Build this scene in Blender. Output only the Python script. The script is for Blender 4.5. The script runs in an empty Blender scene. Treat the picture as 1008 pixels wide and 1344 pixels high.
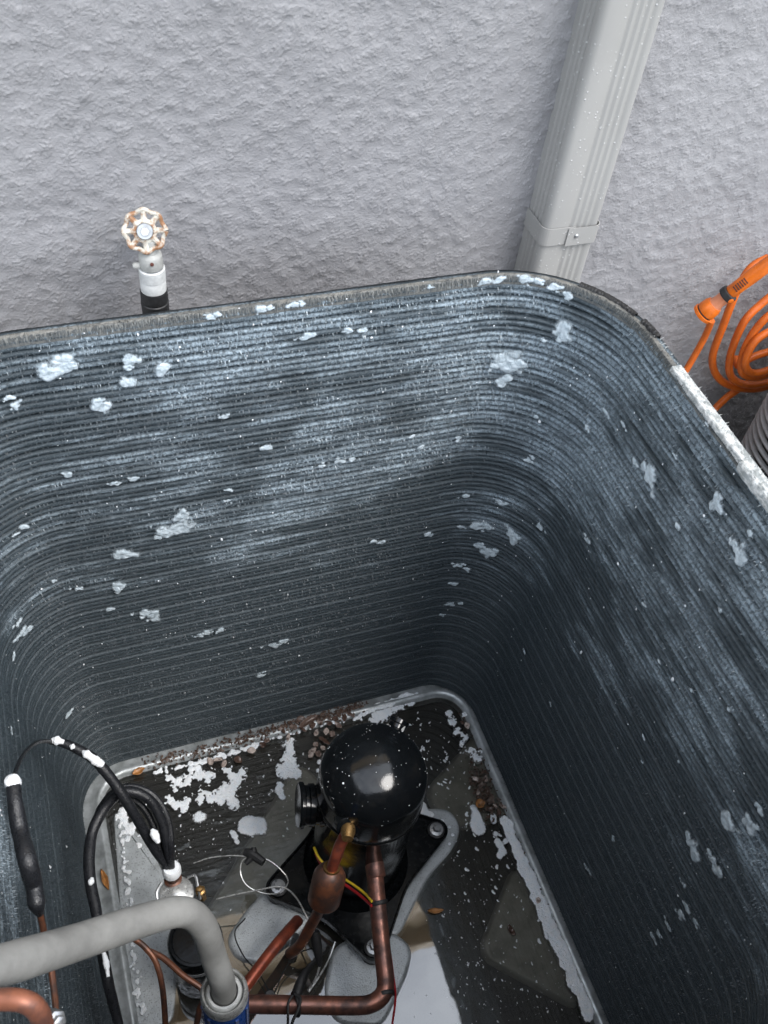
import bpy, bmesh, math, random
import numpy as np
from mathutils import Vector, Matrix
random.seed(7); RNG = np.random.default_rng(7)
sc = bpy.context.scene
COL = sc.collection

# ---------------------------------------------------------------- camera, sky, sun, exposure
cam = bpy.data.objects.new('camera', bpy.data.cameras.new('camera')); COL.objects.link(cam)
X, Y, Z = [Vector(v) for v in [[0.94223, -0.31967, 0.10001], [0.18409, 0.74366, 0.64271], [-0.27983, -0.58718, 0.75955]]]
M = Matrix((X, Y, Z)).transposed().to_4x4(); M.translation = Vector((-0.6560,-0.8968,1.7980))
cam.matrix_world = M
cam.data.sensor_fit = 'VERTICAL'; cam.data.sensor_height = 24; cam.data.sensor_width = 18
cam.data.lens = 22.935
cam.data.clip_start = .01; cam.data.clip_end = 500
cam.data.dof.use_dof = True; cam.data.dof.focus_distance = 1.45; cam.data.dof.aperture_fstop = 8
sc.camera = cam
SUN_EL, SUN_AZ = math.radians(58), math.radians(140)      # azimuth from north (+y) towards east (+x)
w = bpy.data.worlds.new('World'); sc.world = w; w.use_nodes = True
nt = w.node_tree; nt.nodes.clear()
out = nt.nodes.new('ShaderNodeOutputWorld'); bg = nt.nodes.new('ShaderNodeBackground')
sky = nt.nodes.new('ShaderNodeTexSky'); sky.sky_type = 'NISHITA'; sky.sun_disc = False
sky.sun_elevation = SUN_EL; sky.sun_rotation = SUN_AZ; sky.air_density = 1.0; sky.dust_density = 3.0; sky.ozone_density = 1.0
tc = nt.nodes.new('ShaderNodeTexCoord'); no = nt.nodes.new('ShaderNodeTexNoise')
no.inputs['Scale'].default_value = 2.6; no.inputs['Detail'].default_value = 7; no.inputs['Roughness'].default_value = .55
rm = nt.nodes.new('ShaderNodeMapRange'); rm.inputs['From Min'].default_value = .33; rm.inputs['From Max'].default_value = .62
rm.inputs['To Min'].default_value = .30; rm.inputs['To Max'].default_value = 1.0
mx = nt.nodes.new('ShaderNodeMix'); mx.data_type = 'RGBA'; mx.inputs['B'].default_value = (9.5, 10.2, 11.2, 1)
nt.links.new(tc.outputs['Generated'], no.inputs['Vector']); nt.links.new(no.outputs['Fac'], rm.inputs['Value'])
nt.links.new(rm.outputs['Result'], mx.inputs['Factor']); nt.links.new(sky.outputs['Color'], mx.inputs['A'])
nt.links.new(mx.outputs['Result'], bg.inputs['Color']); bg.inputs['Strength'].default_value = .12
nt.links.new(bg.outputs['Background'], out.inputs['Surface'])
sl = bpy.data.lights.new('sun', 'SUN'); sl.energy = 1.3; sl.angle = math.radians(28); sl.color = (1, .97, .93)
so = bpy.data.objects.new('sun', sl); COL.objects.link(so)
sd = Vector((math.sin(SUN_AZ)*math.cos(SUN_EL), math.cos(SUN_AZ)*math.cos(SUN_EL), math.sin(SUN_EL)))
so.rotation_euler = sd.to_track_quat('Z', 'Y').to_euler()
vs = sc.view_settings; sc.display_settings.display_device = 'sRGB'
vs.view_transform = 'Standard'; vs.look = 'None'; vs.gamma = 1; vs.exposure = 1.15; vs.use_curve_mapping = False
try: sc.cycles.max_bounces = 10; sc.cycles.diffuse_bounces = 5; sc.cycles.glossy_bounces = 5
except Exception: pass

# ---------------------------------------------------------------- helpers
def root_loc(p):
    while p is not None and p.parent is not None: p = p.parent
    return np.array(p.location[:]) if p is not None else np.zeros(3)
def mk(name, v, f, m, parent=None, smooth=True, origin=None):
    v = np.asarray(v, float)
    off = root_loc(parent) if parent is not None else (np.array(origin, float) if origin is not None else np.zeros(3))
    me = bpy.data.meshes.new(name)
    if isinstance(f, np.ndarray):
        nv, nf = len(v), len(f); k = f.shape[1]
        me.vertices.add(nv); me.vertices.foreach_set('co', (v-off).ravel())
        me.loops.add(nf*k); me.loops.foreach_set('vertex_index', f.ravel().astype(np.int32))
        me.polygons.add(nf); me.polygons.foreach_set('loop_start', np.arange(0, nf*k, k, dtype=np.int32))
        me.update(calc_edges=True)
    else:
        me.from_pydata([tuple(p) for p in (v-off)], [], f); me.update()
    if smooth: me.polygons.foreach_set('use_smooth', [True]*len(me.polygons))
    if m is not None: me.materials.append(m)
    o = bpy.data.objects.new(name, me); COL.objects.link(o)
    if parent is not None: o.parent = parent
    elif origin is not None: o.location = origin
    return o
def tag(o, label=None, cat=None, group=None, kind=None):
    if label: o['label'] = label
    if cat: o['category'] = cat
    if group: o['group'] = group
    if kind: o['kind'] = kind
    return o
def thing(name, label, cat, loc, group=None):
    o = bpy.data.objects.new(name, None); COL.objects.link(o); o.location = loc; o.empty_display_size = .05
    return tag(o, label, cat, group)
def fixn(o):
    bm = bmesh.new(); bm.from_mesh(o.data); bmesh.ops.recalc_face_normals(bm, faces=bm.faces); bm.to_mesh(o.data); bm.free(); return o
def sharp(o, deg=35):
    try: o.data.set_sharp_from_angle(angle=math.radians(deg))
    except Exception: pass
    return o
def bev(o, w=.002, n=2, deg=35):
    md = o.modifiers.new('bevel', 'BEVEL'); md.width = w; md.segments = n; md.limit_method = 'ANGLE'; md.angle_limit = math.radians(deg); return o
class G:
    """collects geometry of one mesh"""
    def __init__(s): s.v = []; s.f = []
    def add(s, v, f):
        b = len(s.v); s.v += [tuple(p) for p in v]; s.f += [tuple(i+b for i in t) for t in f]; return s
    def tube(s, *a, **k): return s.add(*tube(*a, **k))
    def lathe(s, *a, **k): return s.add(*lathe(*a, **k))
    def box(s, *a, **k): return s.add(*box(*a, **k))
    def mk(s, name, m, parent=None, smooth=True, **k): return sharp(fixn(mk(name, s.v, s.f, m, parent, smooth, **k)))
def catmull(P, n=8):
    P = [np.array(p, float) for p in P]
    if len(P) < 3:
        return [P[0]+(P[1]-P[0])*t for t in np.linspace(0, 1, n+1)]
    Q = [2*P[0]-P[1]]+P+[2*P[-1]-P[-2]]; o = []
    for i in range(1, len(Q)-2):
        a, b, c, d = Q[i-1:i+3]
        for k in range(n):
            t = k/n; o.append(.5*((2*b)+(c-a)*t+(2*a-5*b+4*c-d)*t*t+(-a+3*b-3*c+d)*t**3))
    o.append(P[-1]); return o
def tube(P, r, seg=12, n=8, smooth=True, cap=True, wob=0.0):
    pts = catmull(P, n) if smooth else [np.array(p, float) for p in P]
    m = len(pts)
    if np.isscalar(r): rad = np.full(m, r)
    else: rad = np.interp(np.linspace(0, 1, m), np.linspace(0, 1, len(r)), r)
    if wob: rad = rad*(1+wob*np.convolve(RNG.normal(size=m+4), np.ones(5)/5, 'valid'))
    v = []; T0 = None; U = None
    for i in range(m):
        T = pts[min(i+1, m-1)]-pts[max(i-1, 0)]; T = T/(np.linalg.norm(T)+1e-12)
        if U is None:
            h = np.array([0, 0, 1.]) if abs(T[2]) < .9 else np.array([1., 0, 0]); U = np.cross(T, h)
        U = U-T*np.dot(U, T); U /= np.linalg.norm(U); W = np.cross(T, U)
        for k in range(seg):
            a = 2*math.pi*k/seg; v.append(pts[i]+rad[i]*(math.cos(a)*U+math.sin(a)*W))
    f = [(i*seg+k, i*seg+(k+1) % seg, (i+1)*seg+(k+1) % seg, (i+1)*seg+k) for i in range(m-1) for k in range(seg)]
    if cap: f += [tuple(range(seg))[::-1], tuple(range((m-1)*seg, m*seg))]
    return v, f
def frame(d):
    d = np.array(d, float); d /= np.linalg.norm(d)
    h = np.array([0, 0, 1.]) if abs(d[2]) < .95 else np.array([1., 0, 0])
    a = np.cross(h, d); a /= np.linalg.norm(a); return a, np.cross(d, a), d
def lathe(o, d, prof, seg=32):
    """prof = [(radius, height along d)]"""
    a, b, d = frame(d); o = np.array(o, float); v = []
    for r, h in prof:
        for k in range(seg):
            t = 2*math.pi*k/seg; v.append(o+d*h+(a*math.cos(t)+b*math.sin(t))*max(r, 1e-5))
    m = len(prof)
    f = [(i*seg+k, i*seg+(k+1) % seg, (i+1)*seg+(k+1) % seg, (i+1)*seg+k) for i in range(m-1) for k in range(seg)]
    f += [tuple(range(seg))[::-1], tuple(range((m-1)*seg, m*seg))]
    return v, f
def box(c, s, rz=0, ax=None):
    c = np.array(c, float); h = np.array(s, float)/2
    A = np.eye(3) if ax is None else np.array(ax)
    if rz: A = np.array([[math.cos(rz), math.sin(rz), 0], [-math.sin(rz), math.cos(rz), 0], [0, 0, 1]])
    v = [c+A[0]*h[0]*x+A[1]*h[1]*y+A[2]*h[2]*z for x in (-1, 1) for y in (-1, 1) for z in (-1, 1)]
    return v, [(0, 1, 3, 2), (4, 6, 7, 5), (0, 4, 5, 1), (2, 3, 7, 6), (0, 2, 6, 4), (1, 5, 7, 3)]
def prism(poly, z0, z1):
    n = len(poly); v = [(p[0], p[1], z0) for p in poly]+[(p[0], p[1], z1) for p in poly]
    return v, [tuple(range(n))[::-1], tuple(range(n, 2*n))]+[(i, (i+1) % n, n+(i+1) % n, n+i) for i in range(n)]
def roundpoly(poly, r=.012, n=4):
    P = [np.array(p[:2]) for p in poly]; o = []
    for i in range(len(P)):
        a, b, c = P[i-1], P[i], P[(i+1) % len(P)]
        la, lc = np.linalg.norm(a-b), np.linalg.norm(c-b); k = min(r, la*.45, lc*.45)
        p0, p2 = b+(a-b)/la*k, b+(c-b)/lc*k
        for t in np.linspace(0, 1, n+1): o.append((1-t)**2*p0+2*t*(1-t)*b+t*t*p2)
    return o
def fftnoise(h, w, dx, lam, width=.6, seed=0):
    """band-limited gaussian noise, wavelength about lam"""
    r = np.random.default_rng(seed); a = np.fft.rfft2(r.normal(size=(h, w)))
    fy = np.fft.fftfreq(h, dx)[:, None]; fx = np.fft.rfftfreq(w, dx)[None, :]; k = np.hypot(fx, fy)+1e-9
    a *= np.exp(-(np.log(k*lam))**2/(2*width**2)); z = np.fft.irfft2(a, s=(h, w)); return z/z.std()
def noise1(n, sm, seed=None):
    r = RNG if seed is None else np.random.default_rng(seed)
    k = np.fft.rfft(r.normal(size=n)); f = np.arange(len(k)); k *= np.exp(-(f/ sm)**2); z = np.fft.irfft(k, n); return z/(z.std()+1e-9)
def vnoise(x, y, s, seed=0):
    """value noise sampled at arrays x, y with cell size s"""
    r = np.random.default_rng(seed); t = r.random((256, 256)); X_, Y_ = x/s, y/s
    i, j = np.floor(X_).astype(int), np.floor(Y_).astype(int); u, v = X_-i, Y_-j; u = u*u*(3-2*u); v = v*v*(3-2*v)
    g = lambda a, b: t[a % 256, b % 256]
    return (g(i, j)*(1-u)+g(i+1, j)*u)*(1-v)+(g(i, j+1)*(1-u)+g(i+1, j+1)*u)*v

# ---------------------------------------------------------------- materials
class Mat:
    def __init__(s, name):
        s.m = bpy.data.materials.new(name); s.m.use_nodes = True; s.t = s.m.node_tree; s.b = s.t.nodes['Principled BSDF']
    def n(s, ty, **k):
        q = s.t.nodes.new(ty)
        for a, b in k.items():
            if hasattr(q, a) and a not in q.inputs: setattr(q, a, b)
            else: q.inputs[a].default_value = b
        return q
    def l(s, a, b): s.t.links.new(a, b)
    def pos(s, scale=(1, 1, 1)):
        g = s.n('ShaderNodeNewGeometry'); mp = s.n('ShaderNodeMapping'); mp.inputs['Scale'].default_value = scale
        s.l(g.outputs['Position'], mp.inputs['Vector']); return mp.outputs['Vector']
    def noise(s, scale, detail=4, rough=.55, stretch=(1, 1, 1), dist=0):
        q = s.n('ShaderNodeTexNoise'); q.inputs['Scale'].default_value = scale; q.inputs['Detail'].default_value = detail
        q.inputs['Roughness'].default_value = rough; q.inputs['Distortion'].default_value = dist
        s.l(s.pos(stretch), q.inputs['Vector']); return q.outputs['Fac']
    def ramp(s, v, a, b, lo=0., hi=1.):
        q = s.n('ShaderNodeMapRange'); q.interpolation_type = 'SMOOTHSTEP'
        for nm, x in zip(('From Min', 'From Max', 'To Min', 'To Max'), (a, b, lo, hi)): q.inputs[nm].default_value = x
        s.l(v, q.inputs['Value']); return q.outputs['Result']
    def math(s, op, a, b=None):
        q = s.n('ShaderNodeMath'); q.operation = op
        for i, x in enumerate((a, b)):
            if x is None: continue
            if isinstance(x, (int, float)): q.inputs[i].default_value = x
            else: s.l(x, q.inputs[i])
        return q.outputs[0]
    def mix(s, fac, a, b):
        q = s.n('ShaderNodeMix'); q.data_type = 'RGBA'
        for k, x in (('Factor', fac), ('A', a), ('B', b)):
            if isinstance(x, (int, float)): q.inputs[k].default_value = x
            elif isinstance(x, tuple): q.inputs[k].default_value = (*x[:3], 1)
            else: s.l(x, q.inputs[k])
        return q.outputs['Result']
    def set(s, **k):
        nm = dict(color='Base Color', rough='Roughness', metal='Metallic', spec='Specular IOR Level', coat='Coat Weight', trans='Transmission Weight', ior='IOR', sss='Subsurface Weight')
        for a, x in k.items():
            i = s.b.inputs[nm[a]]
            if isinstance(x, (int, float)): i.default_value = x
            elif isinstance(x, tuple): i.default_value = (*x[:3], 1)
            else: s.l(x, i)
        return s
    def bump(s, h, dist=.001, strength=1.):
        q = s.n('ShaderNodeBump'); q.inputs['Distance'].default_value = dist; q.inputs['Strength'].default_value = strength
        s.l(h, q.inputs['Height'])
        old = s.b.inputs['Normal'].links
        if old: s.l(old[0].from_socket, q.inputs['Normal'])
        s.l(q.outputs['Normal'], s.b.inputs['Normal']); return s
def simple(name, c, rough=.5, metal=0., var=.25, scale=60, bump=.0, c2=None, lo=.35, hi=.7, **k):
    m = Mat(name); n = m.noise(scale, 6, .6)
    d = c2 if c2 else tuple(x*(1-var) for x in c)
    m.set(color=m.mix(m.ramp(n, lo, hi), c, d), metal=metal, **k)
    m.set(rough=m.ramp(m.noise(scale*1.7, 4), .3, .7, max(0, rough-.1), min(1, rough+.12)))
    if bump: m.bump(m.noise(scale*3, 5), bump)
    return m.m
m = Mat('stucco_paint'); a = m.noise(2.2, 7, .65); b = m.noise(120, 5, .6)
m.set(color=m.mix(m.ramp(a, .3, .7), (.262, .258, .268), (.308, .304, .313)), rough=.40, spec=.5)
m.bump(m.noise(420, 5, .7), .0012).bump(b, .0006); STUCCO = m.m
def residue_shade(m):
    """dried cleaner on the fins: ragged bands that follow the rows, thinned low down to paint in the shade of the deep coil"""
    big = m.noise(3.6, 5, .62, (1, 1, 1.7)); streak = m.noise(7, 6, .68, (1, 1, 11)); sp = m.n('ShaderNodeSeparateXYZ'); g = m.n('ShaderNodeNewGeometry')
    m.l(g.outputs['Position'], sp.inputs[0]); top = m.ramp(sp.outputs['Z'], .15, .95, -.13, .062)  # height ramp fades the dried cleaner downwards, standing in for shade inside the coil
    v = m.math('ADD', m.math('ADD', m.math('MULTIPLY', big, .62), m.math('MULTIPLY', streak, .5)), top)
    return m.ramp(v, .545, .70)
m = Mat('coil_fin'); mask = residue_shade(m); fine = m.noise(300, 3, .7, (1, 1, .45)); wide = m.noise(30, 4, .6, (1, 1, 3))
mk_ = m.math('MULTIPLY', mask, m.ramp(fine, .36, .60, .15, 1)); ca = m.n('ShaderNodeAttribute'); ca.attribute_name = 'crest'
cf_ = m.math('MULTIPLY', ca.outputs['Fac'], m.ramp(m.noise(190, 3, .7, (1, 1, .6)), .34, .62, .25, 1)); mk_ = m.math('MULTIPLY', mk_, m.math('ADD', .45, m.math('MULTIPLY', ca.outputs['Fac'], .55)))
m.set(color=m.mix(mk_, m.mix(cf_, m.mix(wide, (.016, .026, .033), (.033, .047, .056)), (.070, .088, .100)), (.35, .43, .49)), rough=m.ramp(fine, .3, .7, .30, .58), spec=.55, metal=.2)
m.bump(m.noise(700, 3, .6, (1, 1, .35)), .0012); FIN = m.m
m = Mat('spine_fin'); g = m.n('ShaderNodeNewGeometry'); mask = residue_shade(m); R_i = g.outputs['Random Per Island']
c = m.mix(m.ramp(R_i, .2, 1.0), (.018, .026, .033), (.042, .055, .064))
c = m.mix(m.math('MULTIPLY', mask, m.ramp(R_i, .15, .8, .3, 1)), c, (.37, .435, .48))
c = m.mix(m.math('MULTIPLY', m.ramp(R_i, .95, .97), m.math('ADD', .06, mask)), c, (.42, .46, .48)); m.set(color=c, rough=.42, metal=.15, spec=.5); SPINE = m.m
FINTOP = simple('fin_edge', (.20, .197, .182), .6, .2, scale=110, bump=.0006, c2=(.11, .115, .115), lo=.40, hi=.70)
m = Mat('bristle'); g = m.n('ShaderNodeNewGeometry'); R_i = g.outputs['Random Per Island']; m.set(color=m.mix(m.ramp(R_i, .3, 1), (.05, .056, .058), (.16, .165, .155)), rough=.5); BRIST = m.m
m = Mat('white_crust'); n = m.noise(150, 6, .75, (1, .45, 1)); m.set(color=m.mix(m.ramp(n, .40, .60), (.24, .26, .26), (.54, .55, .54)), rough=.75)
m.bump(m.noise(200, 6, .7), .001); CRUST = m.m
TAN = simple('cabinet_paint', (.19, .18, .163), .45, 0, .2, 40, .0004)
RUBBER = simple('black_rubber', (.018, .018, .019), .55, 0, .4, 90, .0004)
m = Mat('black_gloss_paint'); n = m.noise(22, 6, .65); n2 = m.noise(90, 5, .6); dust = m.ramp(n, .50, .75, 0, .25)
m.set(color=m.mix(m.math('MULTIPLY', dust, m.ramp(n2, .35, .65)), (.005, .006, .007), (.05, .045, .038)), rough=m.ramp(n, .40, .75, .10, .26), spec=.5); m.bump(n2, .00025); BLACKG = m.m
BLACKR = simple('black_cast_paint', (.006, .007, .008), .20, 0, .4, 60, .0002, spec=.16)
CABLE = simple('black_cable_jacket', (.016, .017, .02), .34, 0, .3, 150, .0008)
GALV = simple('galvanised_steel', (.50, .53, .54), .40, .4, .3, 38, .0004, c2=(.28, .30, .30))
m = Mat('wet_pan_steel'); n = m.noise(14, 6, .65); n2 = m.noise(150, 3)
m.set(color=m.mix(m.ramp(n, .35, .65), (.045, .045, .042), (.075, .074, .069)), rough=.5, metal=.25); m.bump(n2, .0004); PAN = m.m
m = Mat('wet_pad_steel'); n = m.noise(30, 6, .65); n2 = m.noise(420, 2, .5)
m.set(color=m.mix(m.ramp(n2, .30, .42), (.22, .225, .225), m.mix(m.ramp(n, .3, .7), (.40, .42, .425), (.52, .55, .56))), rough=m.ramp(n, .3, .7, .25, .5), metal=.25); m.bump(n2, .0006); PAD = m.m
m = Mat('aged_copper'); n = m.noise(45, 6, .65); n2 = m.noise(18, 4)
m.set(color=m.mix(m.ramp(n, .4, .68), m.mix(m.ramp(n2, .35, .65), (.27, .115, .08), (.20, .10, .08)), (.075, .045, .04)), rough=m.ramp(n, .3, .7, .28, .5), metal=.6); m.bump(n, .0003); COPPER = m.m
m = Mat('red_copper'); n = m.noise(50, 5, .6); m.set(color=m.mix(m.ramp(n, .38, .66), (.36, .085, .045), (.17, .05, .035)), rough=.3, metal=.5); REDCU = m.m
m = Mat('dull_copper'); n = m.noise(35, 6, .65); m.set(color=m.mix(m.ramp(n, .35, .65), (.28, .105, .06), (.13, .06, .045)), rough=.45, metal=.35); m.bump(n, .0005); DULLCU = m.m
m = Mat('rusty_copper'); n = m.noise(38, 6, .65); m.set(color=m.mix(m.ramp(n, .38, .62), (.20, .075, .038), (.07, .04, .032)), rough=.42, metal=.3); m.bump(n, .0004); RUSTCU = m.m
BRASS = simple('brass', (.38, .23, .09), .34, .8, .4, 80)
SILVER = simple('bright_metal', (.68, .68, .66), .32, .6, .25, 90)
STEEL = simple('zinc_bolt', (.45, .46, .47), .35, .8, .3, 120)
m = Mat('foam'); n = m.noise(160, 5, .6); m.set(color=m.mix(m.ramp(n, .3, .7), (.84, .88, .91), (.93, .94, .95)), rough=.42, sss=.0, spec=.5); m.bump(m.noise(380, 4), .0012); FOAM = m.m
m = Mat('coil_foam'); n = m.noise(130, 5, .65); at_ = m.n('ShaderNodeAttribute'); at_.attribute_name = 'dens'
fr_ = m.noise(420, 3, .7, (1, 1, .3)); rw = m.noise(60, 3, .6, (.25, .25, 2.2))
al = m.ramp(m.math('ADD', at_.outputs['Fac'], m.math('MULTIPLY', m.math('ADD', m.math('MULTIPLY', fr_, 1.3), m.math('MULTIPLY', rw, .6)), .9)), .58, 1.60)
m.set(color=m.mix(m.ramp(n, .32, .66), (.40, .475, .52), (.60, .675, .72)), rough=.65); m.l(al, m.b.inputs['Alpha'])
m.bump(m.noise(300, 5), .0010); CFOAM = m.m
m = Mat('pan_foam'); n = m.noise(120, 5, .6); at_ = m.n('ShaderNodeAttribute'); at_.attribute_name = 'dens'; vo = m.n('ShaderNodeTexVoronoi'); vo.inputs['Scale'].default_value = 420; m.l(m.pos(), vo.inputs['Vector'])
al = m.ramp(m.math('ADD', at_.outputs['Fac'], m.math('MULTIPLY', m.noise(230, 5, .75), .9)), .36, .66)
m.set(color=m.mix(m.ramp(n, .3, .7), (.86, .91, .95), (.95, .96, .97)), rough=.35); m.l(al, m.b.inputs['Alpha']); m.bump(vo.outputs['Distance'], .0012).bump(n, .002); PFOAM = m.m
m = Mat('muddy_water'); t = m.t; t.nodes.remove(m.b)
o_ = [q for q in t.nodes if q.type == 'OUTPUT_MATERIAL'][0]
tr = m.n('ShaderNodeBsdfTransparent'); tr.inputs['Color'].default_value = (.78, .765, .72, 1)
df = m.n('ShaderNodeBsdfDiffuse'); df.inputs['Color'].default_value = (.088, .082, .070, 1)
m1 = m.n('ShaderNodeMixShader'); m1.inputs[0].default_value = .12; m.l(tr.outputs[0], m1.inputs[1]); m.l(df.outputs[0], m1.inputs[2])
gl = m.n('ShaderNodeBsdfGlossy'); gl.inputs['Roughness'].default_value = .032
fr = m.n('ShaderNodeFresnel'); fr.inputs['IOR'].default_value = 2.6
bp = m.n('ShaderNodeBump'); bp.inputs['Distance'].default_value = .0003; m.l(m.noise(12, 2, .5), bp.inputs['Height'])
m.l(bp.outputs[0], gl.inputs['Normal']); m.l(bp.outputs[0], fr.inputs['Normal'])
m2 = m.n('ShaderNodeMixShader'); m.l(fr.outputs[0], m2.inputs[0]); m.l(m1.outputs[0], m2.inputs[1]); m.l(gl.outputs[0], m2.inputs[2])
m.l(m2.outputs[0], o_.inputs['Surface']); WATER = m.m
m = Mat('dead_leaf'); g = m.n('ShaderNodeObjectInfo'); n = m.noise(160, 5, .6)
m.set(color=m.mix(m.ramp(n, .42, .74), m.mix(m.ramp(g.outputs['Random'], .2, 1), (.10, .06, .045), (.62, .52, .46)), (.05, .03, .024)), rough=.22); LEAF = m.m
LEAFO = simple('orange_leaf', (.46, .20, .055), .45, 0, .5, 120, .0004, c2=(.20, .09, .03))
LITTER = simple('leaf_litter', (.11, .065, .045), .45, 0, .5, 250, .0006, c2=(.03, .02, .015))
ORANGE = simple('orange_plastic', (.70, .15, .010), .36, 0, .25, 60)
m = Mat('orange_hose'); n = m.noise(60, 5, .6); n2 = m.noise(260, 3, .6)
m.set(color=m.mix(m.ramp(n2, .66, .74), m.mix(m.ramp(n, .3, .7), (.62, .13, .012), (.50, .10, .011)), (.10, .035, .01)), rough=.42); HOSE = m.m
m = Mat('clear_orange'); m.set(color=(.72, .27, .14), rough=.3, trans=.25); CLEARO = m.m
GREYH = simple('grey_hose_rubber', (.27, .27, .258), .65, 0, .25, 18, .0012, c2=(.20, .20, .192))
BLUE = simple('blue_paint', (.02, .075, .30), .3, 0, .35, 60, .0003, c2=(.014, .045, .17))
WHITEP = simple('white_paint', (.56, .57, .56), .45, 0, .2, 90, .0006)
m = Mat('rusty_white'); n = m.noise(70, 6, .65); m.set(color=m.mix(m.ramp(n, .42, .58), (.50, .48, .42), (.25, .125, .06)), rough=.6); m.bump(n, .0008); RUSTW = m.m
DARKRUST = simple('dark_rust', (.10, .03, .02), .7)
PVCG = simple('grey_painted_metal', (.38, .38, .36), .55, 0, .25, 70, .0006)
YEL = simple('yellow_wire', (.75, .52, .03), .4); RED = simple('red_wire', (.38, .015, .02), .4)
m = Mat('downspout_paint'); n = m.noise(4, 3); vo = m.n('ShaderNodeTexVoronoi'); vo.inputs['Scale'].default_value = 150; m.l(m.pos(), vo.inputs['Vector'])
dr = m.ramp(vo.outputs['Distance'], .10, .26, 1, 0); dr = m.math('MULTIPLY', dr, m.ramp(m.noise(60, 2), .45, .6))
m.set(color=m.mix(m.math('MULTIPLY', dr, .7), m.mix(m.ramp(n, .3, .7), (.30, .295, .285), (.335, .33, .317)), (.60, .60, .60)), rough=m.ramp(dr, 0, 1, .42, .12), spec=.5); m.bump(dr, .0005); DOWN = m.m
GREYP = simple('grey_cabinet_plastic', (.30, .30, .305), .5, 0, .2, 50)
DARK = simple('dark_inside', (.012, .012, .013), .8)
CONC = simple('concrete', (.30, .29, .27), .85, 0, .3, 12, .002)
SOFFIT = simple('soffit_paint', (.40, .29, .17), .6, 0, .15, 8)
GRASSM = simple('lawn', (.07, .10, .035), .9, 0, .5, 20, .01)

# ---------------------------------------------------------------- setting
g = mk('ground', [(-60, -60, -.06), (60, -60, -.06), (60, 60, -.06), (-60, 60, -.06)], [(0, 1, 2, 3)], GRASSM, smooth=False); tag(g, kind='structure')
G().box((.3, -4.75, -.03), (7, 9.9, .06)).mk('concrete_path', CONC, smooth=False); tag(bpy.data.objects['concrete_path'], kind='structure')
WY = .2
xs = np.unique(np.round(np.concatenate([np.arange(-5, -.76, .06), np.arange(-.76, .76, .0016), np.arange(.76, 5, .06)]), 5))
zs = np.unique(np.round(np.concatenate([np.arange(-.1, .42, .06), np.arange(.42, 1.44, .0016), np.arange(1.44, 2.95, .06)]), 5))
n_ = 980; d_ = .0016
A = fftnoise(n_, n_, d_, .0105, .55, 1); B = fftnoise(n_, n_, d_, .0052, .4, 2); C_ = fftnoise(n_, n_, d_, .16, .5, 3); D_ = fftnoise(n_, n_, d_, .0038, .25, 5)
E_ = fftnoise(n_, n_, d_, .036, .5, 8); F_ = fftnoise(n_, n_, d_, .0040, .3, 11)
ss = lambda x, a, b: (lambda t: t*t*(3-2*t))(np.clip((x-a)/(b-a), 0, 1))
k_ = B*.70+A*.28+E_*.40+F_*.55
crust = ss(k_, .32, .72)*(.35+.65*ss(A+E_*.7, -.6, 1.5))
h = (crust*(1+.30*D_)+.10*np.tanh(E_)+.03*F_-.12*ss(-k_, .9, 1.6))*.00095+E_*.0002+C_*.0006
ii = np.round((zs-.42)/d_).astype(int) % n_; jj = np.round((xs+.76)/d_).astype(int) % n_
hh = h[np.ix_(ii, jj)]
gx, gz = np.meshgrid(xs, zs); V = np.stack([gx, WY-hh, gz], -1).reshape(-1, 3)
nx, nz = len(xs), len(zs); idx = np.arange(nx*nz).reshape(nz, nx)
Fq = np.stack([idx[:-1, :-1], idx[:-1, 1:], idx[1:, 1:], idx[1:, :-1]], -1).reshape(-1, 4)
house = thing('house_wall', 'grey stucco house wall with rough knockdown relief behind the open condenser', 'wall', (0, WY, 0))
mk('stucco', V, Fq, STUCCO, house)
G().box((0, WY-.004, 1.97), (10, .016, 1.1)).mk('upper_band', SOFFIT, house, False)['label'] = 'tan painted band of the wall under the eave'
G().box((0, WY+.12, 1.42), (10, .2, 3.04)).mk('wall_core', STUCCO, house, smooth=False)
e = thing('roof_eave', 'brown roof eave with gutter running high above the wall', 'eave', (0, WY, 2.6))
G().box((0, .158, 2.585), (10, .08, .13)).mk('fascia', SOFFIT, e, False)
G().box((0, .78, 2.98), (10, 1.1, .06)).mk('roof', CONC, e, False)

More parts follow.
